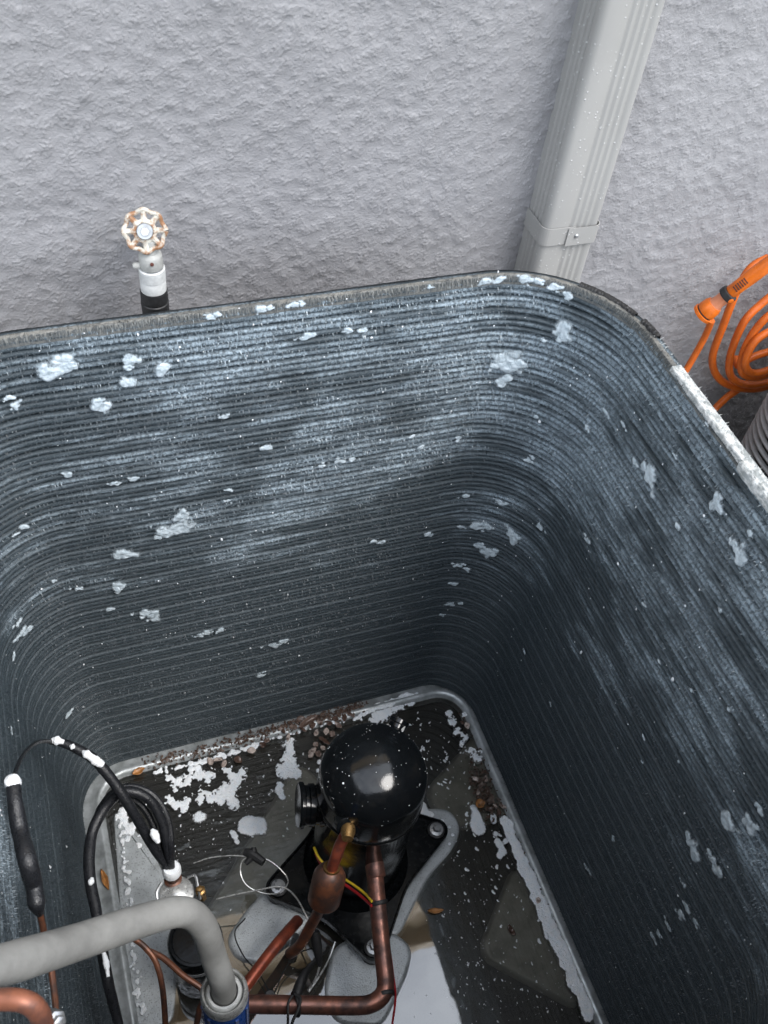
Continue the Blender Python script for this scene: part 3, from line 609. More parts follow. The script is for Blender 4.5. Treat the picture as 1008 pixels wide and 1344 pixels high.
# terminal cover on the left side
tc_ = np.array((-0.4363,-0.3122,0.3000)); td = np.array((-.95, .20, .10)); td /= np.linalg.norm(td)
tb = np.array((KX, KY, tc_[2]))+td*.066
tm = G().lathe(tb, td, [(.034, 0), (.034, .012), (.031, .014), (.031, .020), (.0335, .022), (.0335, .030), (.031, .032), (.031, .037), (.036, .039), (.0365, .044), (.034, .047), (.010, .048)], 36).mk('terminal_cover', BLACKG, comp)
# lifting lug at the back
lg = np.array((-0.2615,-0.2397,0.4000))
lo_ = G(); u_ = np.array((.8, .5, 0)); u_ /= np.linalg.norm(u_)
bk = np.array((.42, .60, .0)); bk = np.array((lg[0]-KX, lg[1]-KY, 0)); bk /= np.linalg.norm(bk); tg = np.array((-bk[1], bk[0], 0))
cb = np.array((KX, KY, .385))+bk*.082
lo_.lathe(cb, bk+np.array((0, 0, .35)), [(.017, -.01), (.017, .012), (.0145, .014), (.0145, .020), (.0165, .022), (.0165, .028), (.008, .030)], 20)
lug = lo_.mk('stub_fitting', BLACKG, comp)
cl = G(); cl.box(cb+np.array((0, 0, .014))+bk*.012-tg*.009, (.012, .008, .003), ax=(bk, tg, np.array((0, 0, 1)))); cl.box(cb+np.array((0, 0, .013))+bk*.004+tg*.011, (.010, .009, .003), ax=(bk, tg, np.array((0, 0, 1))))
cl.mk('clip', SILVER, lug, False)
# discharge collar
dc = np.array((-0.3844,-0.3668,0.3880)); dd = np.array((-.20, -.80, .50)); dd /= np.linalg.norm(dd)
G().lathe(dc, dd, [(.022, -.03), (.0195, -.012), (.0195, .002), (.0175, .006), (.0175, .013), (.014, .015)], 24).mk('discharge_collar', BLACKG, comp)
de = dc+dd*.012
G().lathe(de, dd+np.array((-.1, 0, -.35)), [(.0105, -.004), (.0108, .010), (.0092, .014), (.0082, .020)], 20).mk('brass_nut', BRASS, comp)
sp_ = (-0.3303,-0.3704,0.2400)
G().lathe(sp_, (-.05, -.55, -.25), [(.020, -.035), (.0165, -.02), (.0145, -.004), (.0135, .004)], 20).mk('suction_collar', BLACKR, comp)
# specks of foam on the dome
g = G()
for k in range(95):
    t = random.random()**.6*1.45; an = random.uniform(0, 2*math.pi)
    r = .0836*math.sin(t); z = .398+.068*math.cos(t)
    N = np.array((math.cos(an)*math.sin(t), math.sin(an)*math.sin(t), math.cos(t))); s_ = random.choice((.0003, .0004, .0005, .0006, .0009))
    if random.random() < .03: s_ = .0018
    r = .0836*math.cos(math.pi/2-t)**.92
    g.lathe(np.array((KX+r*math.cos(an), KY+r*math.sin(an), z)), N, [(s_, -s_*.2), (s_*.75, s_*.4), (s_*.1, s_*.6)], 7)
tag(g.mk('foam_specks', FOAM, comp), kind='stuff')

# ---------------------------------------------------------------- copper lines
sl_ = thing('suction_pipe', 'thick brown copper suction pipe bending left along the bottom of the picture', 'pipe', (-0.3642,-0.5503,0.1800))
G().tube([(-0.3318,-0.3693,0.2450),(-0.3358,-0.3907,0.2400),(-0.3468,-0.4491,0.2200),(-0.3581,-0.5114,0.2000),(-0.3660,-0.5525,0.1900),(-0.3755,-0.5668,0.1870),(-0.3945,-0.5727,0.1850),(-0.4210,-0.5678,0.1850),(-0.4922,-0.5444,0.1850),(-0.5683,-0.5195,0.1850),(-0.6218,-0.4993,0.1800)], .0135, 18, 8).mk('pipe', COPPER, sl_)
def cuff(p0, p1, r, m_, name, parent): 
    d = np.array(p1)-np.array(p0); L_ = np.linalg.norm(d); return G().lathe(p0, d, [(r*.94, 0), (r, .0015), (r, L_-.0015), (r*.94, L_)], 22).mk(name, m_, parent)
cuff((-0.3333,-0.3785,0.2430), (-0.3376,-0.4095,0.2340), .0155, COPPER, 'socket_joint', sl_)
zt_ = cuff((-0.3444,-0.4410,0.2230), (-0.3451,-0.4475,0.2210), .0150, RUBBER, 'cable_tie', sl_)
zt2 = cuff((-0.3708,-0.5638,0.1870), (-0.3717,-0.5703,0.1870), .0150, RUBBER, 'cable_tie', sl_)
# cable ties lie round the pipe
zt2.data.transform(Matrix.Identity(4))
mu = thing('muffler_line', 'copper discharge line with rusty bulb shaped muffler in front of the compressor', 'pipe', (-0.4110,-0.3861,0.2200))
G().tube([tuple(de+dd*.006)]+[(-0.4011,-0.3902,0.3720),(-0.4088,-0.3991,0.3580),(-0.4151,-0.4049,0.3350),(-0.4192,-0.4099,0.3200)], .0088, 16, 8).mk('inlet_tube', REDCU, mu)
mp0 = np.array((-0.4170,-0.4053,0.3250)); mp1 = np.array((-0.4328,-0.4285,0.2500)); md_ = mp1-mp0; ml = np.linalg.norm(md_)
G().lathe(mp0, md_, [(.009, -.002), (.0125, .0), (.020, .006), (.0245, .015), (.0255, .024), (.0255, ml-.010), (.0235, ml-.006), (.016, ml), (.008, ml+.006)], 36).mk('muffler_body', RUSTCU, mu)
G().lathe(mp0, md_, [(.0128, -.004), (.0128, .002), (.010, .003)], 24).mk('braze_ring', BRASS, mu)
G().tube([(-0.4351,-0.4271,0.2550),(-0.4373,-0.4256,0.2100),(-0.4485,-0.4290,0.1600),(-0.4672,-0.4386,0.1100),(-0.4840,-0.4378,0.0750)], .0088, 14, 8).mk('outlet_tube', RUSTCU, mu)
rp = thing('red_copper_pipe', 'shiny red copper pipe slanting down beside the left compressor foot', 'pipe', (-0.5179,-0.4415,0.1100))
G().tube([(-0.4598,-0.3987,0.1050),(-0.4730,-0.4079,0.1100),(-0.4942,-0.4234,0.1200),(-0.5255,-0.4460,0.1250),(-0.5684,-0.4792,0.1300),(-0.6006,-0.5036,0.1300)], .0098, 16, 8).mk('pipe', REDCU, rp)
G().lathe((-0.4598,-0.3987,0.1050), np.array((-0.4598,-0.3987,0.1050))-np.array((-0.4862,-0.4180,0.1150)), [(.0098, -.002), (.0085, .003), (.003, .006)], 16).mk('end_cap', REDCU, rp)
cf = thing('crimped_stub', 'bluish crimped steel stub between the two red copper pipes', 'pipe stub', (-0.4701,-0.4224,0.0600))
G().tube([(-0.4672,-0.4141,0.0800),(-0.4714,-0.4220,0.0600),(-0.4756,-0.4300,0.0400)], [.006, .008, .008], 10, 5).mk('crimp', STEEL, cf)

# wires along the compressor
wy = thing('wire_pair', 'yellow and red wires running from behind the muffler to the suction pipe', 'wires', (-0.3683,-0.3979,0.2000))
G().tube([(-0.4143,-0.3215,0.2000),(-0.4103,-0.3438,0.2000),(-0.3920,-0.3709,0.1950),(-0.3718,-0.3968,0.2000),(-0.3601,-0.4210,0.2150),(-0.3564,-0.4428,0.2350)], .0021, 8, 8).mk('yellow_wire', YEL, wy)
G().tube([(-0.4139,-0.3302,0.1950),(-0.4085,-0.3484,0.1900),(-0.3934,-0.3764,0.1900),(-0.3755,-0.4016,0.1950),(-0.3638,-0.4256,0.2100),(-0.3576,-0.4480,0.2300)], .0024, 8, 8).mk('red_wire', RED, wy)
G().tube([(-0.3413,-0.4836,0.1900),(-0.3448,-0.5125,0.1900),(-0.3512,-0.5456,0.1900),(-0.3566,-0.5754,0.1800),(-0.3708,-0.6085,0.1500)], .0018, 8, 8).mk('red_wire', RED, wy)

# ---------------------------------------------------------------- black cable bundle at the left
cb_ = thing('cable_bundle', 'thick black cables looping over the left pan corner with blobs of white foam', 'cables', (-0.6527,-0.3016,0.2700))
G().tube([(-0.7759,-0.1573,0.4600),(-0.7568,-0.1665,0.4600),(-0.7379,-0.1805,0.4550),(-0.7198,-0.1966,0.4450),(-0.7016,-0.2229,0.4200),(-0.6870,-0.2499,0.3900),(-0.6717,-0.2777,0.3400),(-0.6604,-0.2988,0.3000),(-0.6489,-0.3126,0.2700)], [0.00430, 0.00645, 0.00757, 0.00774, 0.00774, 0.00774, 0.00774, 0.00688, 0.00516], 12, 8, wob=.05).mk('cable', CABLE, cb_)
G().tube([(-0.6445,-0.3139,0.2700),(-0.6441,-0.2955,0.3100),(-0.6444,-0.2710,0.3400),(-0.6547,-0.2465,0.3700),(-0.6736,-0.2330,0.3850),(-0.6951,-0.2280,0.3850),(-0.7204,-0.2373,0.3700),(-0.7429,-0.2628,0.3600),(-0.7536,-0.3009,0.3600),(-0.7569,-0.3398,0.3600),(-0.7551,-0.3789,0.3600),(-0.7549,-0.4267,0.3600),(-0.7550,-0.4671,0.3400),(-0.7536,-0.5025,0.3000),(-0.7515,-0.5283,0.2800)], [0.00516, 0.00731, 0.00731, 0.00731, 0.00731, 0.00817, 0.00817, 0.00817, 0.00817, 0.00774, 0.00602], 12, 8, wob=.06).mk('cable', CABLE, cb_)
G().tube([(-0.6423,-0.3145,0.2700),(-0.6391,-0.2994,0.3100),(-0.6355,-0.2755,0.3300),(-0.6407,-0.2491,0.3500),(-0.6554,-0.2290,0.3650),(-0.6789,-0.2157,0.3700),(-0.7039,-0.2172,0.3700),(-0.7278,-0.2309,0.3550),(-0.7441,-0.2585,0.3450)], [0.00430, 0.00559, 0.00559, 0.00559, 0.00559, 0.00602, 0.00602, 0.00602], 10, 8, wob=.06).mk('cable', CABLE, cb_)
G().tube([(-0.6511,-0.3119,0.2700),(-0.6557,-0.2855,0.3000),(-0.6585,-0.2582,0.3200),(-0.6674,-0.2371,0.3350),(-0.6828,-0.2222,0.3400),(-0.7014,-0.2243,0.3400)], .0055, 10, 8, wob=.05).mk('cable', CABLE, cb_)
G().tube([(-0.7718,-0.1584,0.4600),(-0.7864,-0.1872,0.5200),(-0.7952,-0.2412,0.6000),(-0.7997,-0.2924,0.6600),(-0.8024,-0.3330,0.7000)], [0.00344, 0.00275, 0.00258, 0.00258, 0.00258], 8, 8).mk('thin_wire', CABLE, cb_)
cn = thing('silver_connector', 'silver terminal with white foam collar under the black cable ends', 'connector', (-0.6447,-0.3172,0.2400))
cp = np.array((-0.6438,-0.3146,0.2650))
G().lathe(cp, (-.02, -.12, -1), [(.012, -.004), (.0145, 0), (.0145, .012), (.012, .014)], 20).mk('collar', FOAM, cn)
G().lathe(cp, (-.02, -.12, -1), [(.011, .014), (.0095, .018), (.0095, .032), (.014, .034)], 18).mk('terminal', RUSTCU, cn)
G().lathe(np.array((-0.6428,-0.3393,0.2250)), (0, 0, 1), [(.026, -.006), (.027, -.002), (.026, .0), (.018, .003), (.010, .008), (.003, .009)], 28).mk('cap_plate', SILVER, cn)
G().tube([(-0.6226,-0.3244,0.2350),(-0.6108,-0.3261,0.2400),(-0.6100,-0.3442,0.2350),(-0.6099,-0.3590,0.2250)], .0022, 8, 5).mk('bracket', STEEL, cn); G().tube([(-0.6621,-0.3200,0.2350),(-0.6714,-0.3301,0.2300),(-0.6733,-0.3447,0.2250)], .002, 8, 5).mk('bracket', STEEL, cn)
G().lathe((-0.6067,-0.3484,0.2200), (-.1, .1, 1), [(.006, -.02), (.006, 0), (.0085, .002), (.0085, .010), (.005, .012), (.005, .018), (.001, .019)], 6).mk('brass_tip', BRASS, cn)
ac = thing('accumulator', 'black cylinder standing under the grey hose bend', 'cylinder', (-0.6261,-0.3653,0.0300))
ap = np.array((-0.6294,-0.4069,0.2000))
G().lathe((ap[0], ap[1], 0), (0, 0, 1), [(.040, .013), (.0425, .018), (.0425, .192), (.040, .198), (.036, .1985), (.034, .194), (.010, .196)], 40).mk('body', BLACKR, ac)
G().lathe((ap[0], ap[1], 0), (0, 0, 1), [(.0428, .150), (.0434, .151), (.0434, .160), (.0428, .161)], 40).mk('band', STEEL, ac)

# ---------------------------------------------------------------- foreground: grey hose and blue canister
can = thing('blue_canister', 'blue canister with silver ring collar at the bottom edge of the picture', 'canister', (-0.6004,-0.4487,0.0300))
cz = .53; q_ = np.array((-0.6144,-0.5760,0.5300))
G().lathe((q_[0], q_[1], 0), (0, 0, 1), [(0.0254, .013), (0.0279, .02), (0.0279, cz-.024), (0.0267, cz-.022)], 40).mk('body', BLUE, can)
G().lathe((q_[0], q_[1], 0), (0, 0, 1), [(0.0275, cz-.024), (0.0287, cz-.023), (0.0287, cz-.010), (0.0275, cz-.003), (0.0258, cz), (0.0242, cz-.001), (0.0234, cz-.006), (0.0234, cz-.020), (0.0148, cz-.022)], 40).mk('collar', SILVER, can)
for k in range(10):
    a = 2*math.pi*k/10; G().box((q_[0]+0.0282*math.cos(a), q_[1]+0.0282*math.sin(a), cz-.12), (0.0025, .004, .16), rz=a).mk('rib', BLUE, can, False)
G().lathe((q_[0], q_[1], 0), (0, 0, 1), [(0.0215, cz-.022), (0.0215, cz-.006), (0.0197, cz-.003), (0.0168, cz-.004), (0.0164, cz-.022)], 32).mk('inner_ring', WHITEP, can)
gh = thing('grey_hose', 'thick grey hose arching from the left edge down into the blue canister', 'hose', (-0.6446,-0.5185,0.6600))
hpnts = [(q_[0], q_[1], cz-.02), (q_[0]-.001, q_[1]+.004, cz+.03)]+[(-0.6205,-0.5518,0.6000),(-0.6263,-0.5369,0.6600),(-0.6445,-0.5294,0.7000),(-0.6834,-0.5391,0.7400),(-0.7448,-0.5684,0.8200),(-0.7947,-0.6060,0.9300),(-0.8394,-0.6401,1.0300)]
G().tube(hpnts, [.0150, .0152, .0155, .0160, .0163, .0168, .0170, .0170], 24, 10, wob=.006).mk('hose_body', GREYH, gh)
# thin copper capillaries near the hose
ct = thing('copper_capillary', 'thin brown copper tube curving down on the far left of the black cylinder', 'tube', (-0.6909,-0.4602,0.3000))
G().tube([(-0.7114,-0.4317,0.3600),(-0.6998,-0.4437,0.3500),(-0.6895,-0.4638,0.3400),(-0.6870,-0.4930,0.3200),(-0.6927,-0.5309,0.2800),(-0.6985,-0.5528,0.2700)], .0042, 10, 8).mk('tube', RUSTCU, ct)
ct2 = thing('copper_capillary', 'thin brown copper tube running from the black cylinder towards the blue canister', 'tube', (-0.6573,-0.4812,0.3000))
G().tube([(-0.6953,-0.4444,0.3300),(-0.6781,-0.4602,0.3300),(-0.6573,-0.4895,0.3300),(-0.6338,-0.5167,0.3200),(-0.6442,-0.5318,0.3000),(-0.6579,-0.5579,0.2800)], .0042, 10, 8).mk('tube', RUSTCU, ct2)
op = thing('copper_elbow', 'orange copper elbow with grey fitting in the bottom left corner', 'pipe', (-0.7988,-0.5997,0.8000))
G().tube([(-0.8138,-0.6372,0.9600),(-0.7920,-0.6407,0.9600),(-0.7759,-0.6468,0.9600),(-0.7681,-0.6530,0.9500),(-0.7675,-0.6597,0.9300),(-0.7717,-0.6659,0.9000)], .0085, 16, 8).mk('elbow', DULLCU, op)
G().lathe((-0.7641,-0.6461,0.8800), (.5, -.5, .6), [(.008, -.012), (.009, -.010), (.009, .003), (.006, .004), (.0055, .008), (.003, .009)], 6).mk('fitting', STEEL, op)
bt = thing('wrapped_joint', 'black wrapped pipe joint with foam tip narrowing to thin copper at the far left', 'pipe joint', (-0.7700,-0.4918,0.8661))
lp = [(-0.7850,-0.3924,0.8182), (-0.7850,-0.4151,0.8176), (-0.7850,-0.4388,0.8054), (-0.7800,-0.4757,0.8135), (-0.7800,-0.4894,0.7874), (-0.7800,-0.5064,0.7808), (-0.7800,-0.5134,0.7675)]
G().tube(lp, [.0075, .0078, .0085, .0095, .0085, .0085, .004], 14, 8, wob=.05).mk('wrap', CABLE, bt)
G().tube([(-0.7800,-0.5104,0.7700), (-0.7800,-0.5205,0.7541), (-0.7800,-0.5509,0.7289), (-0.7800,-0.5829,0.7247), (-0.7800,-0.6209,0.7358)], .0032, 10, 8).mk('copper_tail', RUSTCU, bt)
G().lathe(lp[0], (0, .2, 1), [(.0075, -.004), (.0088, 0), (.0075, .006), (.003, .009)], 14).mk('foam_tip', FOAM, bt)

# ---------------------------------------------------------------- loose sensor wires with clips
sw = thing('bare_wire', 'thin bright wire looping round the left compressor bolt with a black clip', 'wire', (-0.4895,-0.3053,0.1200))
G().tube([(-0.6052,-0.2574,0.1100),(-0.5779,-0.2599,0.1200),(-0.5468,-0.2690,0.1300),(-0.5204,-0.2802,0.1350),(-0.4877,-0.2973,0.1400),(-0.4674,-0.3217,0.1350),(-0.4615,-0.3398,0.1250),(-0.4796,-0.3492,0.1150),(-0.5048,-0.3399,0.1100),(-0.5270,-0.3231,0.1150),(-0.5336,-0.3016,0.1200),(-0.5267,-0.2845,0.1300),(-0.5102,-0.2818,0.1350)], .0011, 6, 8).mk('wire', SILVER, sw)
G().tube([(-0.5808,-0.3239,0.1000),(-0.5605,-0.3266,0.1050),(-0.5354,-0.3307,0.1100),(-0.5102,-0.3348,0.1150),(-0.4825,-0.3396,0.1200),(-0.4651,-0.3488,0.1200),(-0.4541,-0.3710,0.1250),(-0.4476,-0.4031,0.1300),(-0.4415,-0.4364,0.1300)], .0014, 6, 8).mk('wire', SILVER, sw)
ck = G(); ck.tube([(-0.5214,-0.2737,0.1400),(-0.5100,-0.2811,0.1400),(-0.4939,-0.3009,0.1400)], [.006, .009, .007], 10, 4); ck.tube([(-0.5040,-0.2726,0.1450),(-0.5079,-0.2831,0.1400),(-0.5234,-0.2928,0.1350)], [.004, .008, .004], 10, 4); ck.mk('clip', RUBBER, sw)
wn = thing('wire_nut', 'black cone shaped wire connector hanging over the puddle by the suction pipe', 'connector', (-0.4372,-0.4447,0.1000))
wa, wb_ = np.array((-0.4411,-0.4303,0.1300)), np.array((-0.4429,-0.4748,0.0900)); wd = wb_-wa; wl = np.linalg.norm(wd)
G().lathe(wa, wd, [(.006, 0), (.0085, .002), (.0085, wl*.45), (.0050, wl*.9), (.003, wl)], 14).mk('cone', RUBBER, wn)
G().tube([(-0.4422,-0.4725,0.0900),(-0.4532,-0.4868,0.0700),(-0.4678,-0.4953,0.0500)], .0018, 6, 5).mk('lead', SILVER, wn)
G().tube([(-0.4064,-0.4429,0.0800),(-0.4225,-0.4628,0.0700),(-0.4426,-0.4798,0.0550),(-0.4667,-0.4968,0.0450)], .0015, 6, 5).mk('lead', SILVER, wn)
bw = thing('black_thin_wire', 'thin black wire sagging across the puddle between two round clips', 'wire', (-0.5144,-0.4562,0.0500))
G().tube([(-0.5392,-0.3558,0.0600),(-0.5616,-0.3719,0.0500),(-0.5555,-0.4122,0.0500),(-0.5394,-0.4422,0.0500),(-0.5303,-0.4771,0.0550),(-0.5349,-0.4950,0.0600)], .0012, 6, 8).mk('wire', RUBBER, bw)
G().tube([(-0.4458,-0.4471,0.1000),(-0.4725,-0.4429,0.0800),(-0.4994,-0.4574,0.0600),(-0.5184,-0.4808,0.0550),(-0.5294,-0.4884,0.0600)], .0012, 6, 8).mk('wire', RUBBER, bw)
G().lathe((-0.5303,-0.4869,0.0600), (0, -.3, 1), [(.009, -.004), (.010, 0), (.0085, .004), (.004, .0045)], 14).mk('clip', RUBBER, bw)
tl = thing('black_tie_loop', 'black wire loop tied round the horizontal copper pipe', 'cable tie', (-0.5061,-0.5424,0.1900))
cc = np.array((-0.5053,-0.5397,0.1870)); pts = [cc+np.array((math.sin(t)*.003, math.cos(t)*.0165, math.sin(t)*.0165)) for t in np.linspace(0, 2*math.pi, 20)]
G().tube(pts, .0028, 8, smooth=False, cap=False).mk('loop', RUBBER, tl)
G().tube([(-0.5052,-0.5289,0.2050),(-0.4983,-0.5379,0.2060),(-0.5059,-0.5527,0.2050),(-0.5190,-0.5669,0.2000),(-0.5254,-0.5881,0.1800)], .0022, 8, 6).mk('tail', RUBBER, tl)
G().tube([(-0.5081,-0.5304,0.2060),(-0.5178,-0.5406,0.2060),(-0.5233,-0.5612,0.2000),(-0.5318,-0.5860,0.1800)], .0020, 8, 6).mk('tail', RUBBER, tl)
bs = thing('black_strap', 'dark plastic strip curling in the puddle beside the suction pipe', 'strip', (-0.4681,-0.4713,0.0300))
P_ = catmull([(-0.4270,-0.4495,0.0550),(-0.4520,-0.4591,0.0450),(-0.4719,-0.4749,0.0340),(-0.4885,-0.4978,0.0280)], 6); V = []; 
for p in P_: V += [p+np.array((-.012, 0, 0)), p+np.array((.012, .004, .002)), p+np.array((.012, .004, .000)), p+np.array((-.012, 0, -.002))]
f = [(4*i+k, 4*i+(k+1) % 4, 4*i+4+(k+1) % 4, 4*i+4+k) for i in range(len(P_)-1) for k in range(4)]+[(0, 1, 2, 3), tuple(range(len(V)-4, len(V)))]
fixn(mk('strip', V, f, RUBBER, bs))

# ---------------------------------------------------------------- foam in the pan
def dens(o, d):
    a = o.data.attributes.new('dens', 'FLOAT', 'POINT'); a.data.foreach_set('value', np.asarray(d, np.float32)); return o
def field_mesh(fx, x0, x1, y0, y1, step, z, h0, thr=.5, zfun=None):
    xs_ = np.arange(x0, x1, step); ys_ = np.arange(y0, y1, step); gx, gy = np.meshgrid(xs_, ys_)
    F = fx(gx, gy)-thr; H_ = h0*np.sign(F)*np.sqrt(np.abs(F)); H_ = .0006+np.clip(H_, 0, h0*.9)
    zb_ = z if zfun is None else zfun(gx, gy)
    n0, n1 = gx.shape; idx = np.arange(n0*n1).reshape(n0, n1)
    keep = F > -.24; kq = keep[:-1, :-1] | keep[1:, :-1] | keep[:-1, 1:] | keep[1:, 1:]
    q = np.stack([idx[:-1, :-1], idx[:-1, 1:], idx[1:, 1:], idx[1:, :-1]], -1)[kq]
    V = np.stack([gx, gy, zb_+H_], -1).reshape(-1, 3); used = np.unique(q); mp = -np.ones(len(V), int); mp[used] = np.arange(len(used))
    return V[used], mp[q], F.ravel()[used]
def blobfield(bl, namp=.35, nscale=.012, seed=3, fs=.85):
    bl = np.array(bl)
    def fx(x, y):
        F = np.zeros_like(x)
        for b in bl: F = F+np.exp(-((x-b[0])**2+(y-b[1])**2)/((b[3]*fs)**2)*.693)
        F = np.minimum(F, 1.15)
        return F+namp*(vnoise(x+9, y+9, nscale, seed)-.5)*np.minimum(1, F*2.2)+namp*.7*(vnoise(x+5, y+5, nscale*.4, seed+1)-.5)*np.minimum(1, F*2.2)
    return fx
WZ = .026
def pan_foam(label, bl, h0=.0035, namp=.35, nscale=.012, seed=3, group=None, z=WZ, step=.0011):
    if label is None:
        c_ = catmull([p for p in bl], 11); bl = [(p[0]+RNG.normal(0, .003), p[1]+RNG.normal(0, .003), p[2], p[3]*RNG.uniform(.45, .9)) for p in c_]
    elif len(bl) > 9:
        rg_ = np.random.default_rng(seed); bl = list(bl)+[(p[0]+rg_.normal(0, p[3]*.9), p[1]+rg_.normal(0, p[3]*.9), p[2], p[3]*rg_.uniform(.25, .6)) for p in bl for _ in range(2)]
    b = np.array(bl); mrg = b[:, 3].max()*2.6
    V, q, dn = field_mesh(blobfield(bl, namp, nscale, seed), b[:, 0].min()-mrg, b[:, 0].max()+mrg, b[:, 1].min()-mrg, b[:, 1].max()+mrg, step, z, h0)
    if len(q) == 0: return
    o = dens(mk('foam_patch' if label else 'foam_film', V, q, PFOAM, origin=(b[:, 0].mean(), b[:, 1].mean(), z)), dn)
    return tag(o, label, 'foam', group) if label else tag(o, kind='stuff')
pan_foam('round white foam blob left of the compressor', [(-0.5749,-0.1453,0.0260,0.0141)], .004, .15)
pan_foam('square foam blob with grey bubbles in its middle', [(-0.4995,-0.1780,0.0260,0.0113),(-0.4850,-0.1777,0.0260,0.0113),(-0.4686,-0.1871,0.0260,0.0113),(-0.4708,-0.2015,0.0260,0.0098),(-0.4902,-0.1988,0.0260,0.0098),(-0.5042,-0.1917,0.0260,0.0084)], .004, .3)
pan_foam('big ragged foam patch along the back left of the pan', [(-0.6025,-0.0705,0.0260,0.0101),(-0.5816,-0.0670,0.0260,0.0115),(-0.5578,-0.0642,0.0260,0.0116),(-0.5392,-0.0728,0.0260,0.0102),(-0.5267,-0.1083,0.0260,0.0144),(-0.5072,-0.1060,0.0260,0.0130),(-0.4899,-0.0950,0.0260,0.0116),(-0.4791,-0.0804,0.0260,0.0102),(-0.5477,-0.1116,0.0260,0.0114),(-0.5679,-0.1120,0.0260,0.0086),(-0.5923,-0.1126,0.0260,0.0085),(-0.6113,-0.1086,0.0260,0.0085),(-0.6212,-0.0934,0.0260,0.0071),(-0.5164,-0.1269,0.0260,0.0129),(-0.5055,-0.1425,0.0260,0.0086),(-0.6010,-0.1208,0.0260,0.0071),(-0.6132,-0.0515,0.0260,0.0072),(-0.5082,-0.0656,0.0260,0.0073),(-0.5694,-0.0496,0.0260,0.0087)], .003, 1.3, .007, 5)
pan_foam('tall foam patch among the leaves at the back of the pan', [(-0.3776,-0.0447,0.0260,0.0135),(-0.3825,-0.0686,0.0260,0.0149),(-0.3930,-0.0904,0.0260,0.0147),(-0.4011,-0.1093,0.0260,0.0132),(-0.3860,-0.1039,0.0260,0.0118),(-0.3778,-0.1128,0.0260,0.0088),(-0.4077,-0.0944,0.0260,0.0088)], .004, .8, .007, 6)
pan_foam('small foam patch below the tall foam patch', [(-0.4216,-0.1355,0.0260,0.0087),(-0.4192,-0.1489,0.0260,0.0072),(-0.4157,-0.1245,0.0260,0.0073)], .003, .4)
pan_foam('foam patch behind the dome of the compressor', [(-0.1863,-0.0377,0.0260,0.0154),(-0.1638,-0.0296,0.0260,0.0155),(-0.1387,-0.0240,0.0260,0.0140),(-0.1139,-0.0200,0.0260,0.0125),(-0.1985,-0.0449,0.0260,0.0108)], .003, .8, .008, 8)
pan_foam('pear shaped foam blob right of the compressor foot', [(-0.0799,-0.3043,0.0260,0.0130),(-0.0744,-0.2871,0.0260,0.0102),(-0.0744,-0.2714,0.0260,0.0073),(-0.0805,-0.3134,0.0260,0.0130)], .004, .15)
pan_foam('foam streak curling round the right compressor foot', [(-0.1692,-0.2511,0.0285,0.0101),(-0.1692,-0.2385,0.0285,0.0073),(-0.1583,-0.2637,0.0285,0.0072),(-0.1430,-0.2806,0.0285,0.0058),(-0.1333,-0.2958,0.0285,0.0050),(-0.1331,-0.3112,0.0285,0.0043),(-0.1450,-0.3258,0.0285,0.0043)], .004, .2, z=.0285)
pan_foam('foam lumps along the right lip just below the corner', [(-0.0475,-0.0899,0.0340,0.0093),(-0.0466,-0.1132,0.0340,0.0092),(-0.0360,-0.1284,0.0340,0.0092),(-0.0482,-0.1423,0.0340,0.0076),(-0.0366,-0.1627,0.0340,0.0091),(-0.0295,-0.1817,0.0340,0.0105),(-0.0173,-0.0859,0.0340,0.0078),(-0.0479,-0.0737,0.0340,0.0078),(-0.0158,-0.1686,0.0340,0.0061)], .004, 1.0, .007, 9, z=.030)
pan_foam(None, [(-0.0273,-0.3118,0.0330,0.0087),(-0.0259,-0.3231,0.0330,0.0087),(-0.0281,-0.3501,0.0330,0.0086),(-0.0287,-0.3801,0.0330,0.0085),(-0.0280,-0.4099,0.0330,0.0098),(-0.0257,-0.4324,0.0330,0.0098),(-0.0286,-0.4559,0.0330,0.0097),(-0.0268,-0.4818,0.0330,0.0110),(-0.0285,-0.5021,0.0330,0.0109),(-0.0278,-0.5297,0.0330,0.0108),(-0.0258,-0.5571,0.0330,0.0107),(-0.0238,-0.5841,0.0330,0.0106),(-0.0271,-0.6153,0.0330,0.0105),(-0.0238,-0.6416,0.0330,0.0091),(-0.0232,-0.6667,0.0330,0.0090)], .0035, .75, .009, 12, z=.0325)
pan_foam('pair of foam blobs near the right lip', [(-0.0551,-0.3468,0.0260,0.0072),(-0.0522,-0.3583,0.0260,0.0071),(-0.0392,-0.3500,0.0260,0.0057),(-0.0530,-0.3307,0.0260,0.0058),(-0.0515,-0.3676,0.0260,0.0071),(-0.0626,-0.3717,0.0260,0.0071)], .0035, .3, seed=15)
pan_foam('foam ring by the right lip', [(-0.0465,-0.3078,0.0260,0.0072),(-0.0438,-0.2977,0.0260,0.0058)], .003, .3, seed=16)
pan_foam('foam patch between pan lip and black cables', [(-0.7063,-0.1105,0.0275,0.0112),(-0.7007,-0.1345,0.0275,0.0097),(-0.7077,-0.0934,0.0275,0.0084),(-0.6910,-0.1255,0.0275,0.0084),(-0.7073,-0.1502,0.0275,0.0055),(-0.6911,-0.1667,0.0275,0.0069),(-0.6844,-0.1511,0.0275,0.0069)], .003, .6, seed=18, z=.0275)
pan_foam('slim foam patch left of the dark dome', [(-0.3313,-0.0998,0.0260,0.0059),(-0.3380,-0.1177,0.0260,0.0059),(-0.3396,-0.1335,0.0260,0.0044)], .003, .2, seed=19)
pan_foam('foam patch beside the round blob', [(-0.5215,-0.1986,0.0260,0.0070),(-0.5201,-0.2108,0.0260,0.0056),(-0.5249,-0.1886,0.0260,0.0049)], .003, .4, seed=20)
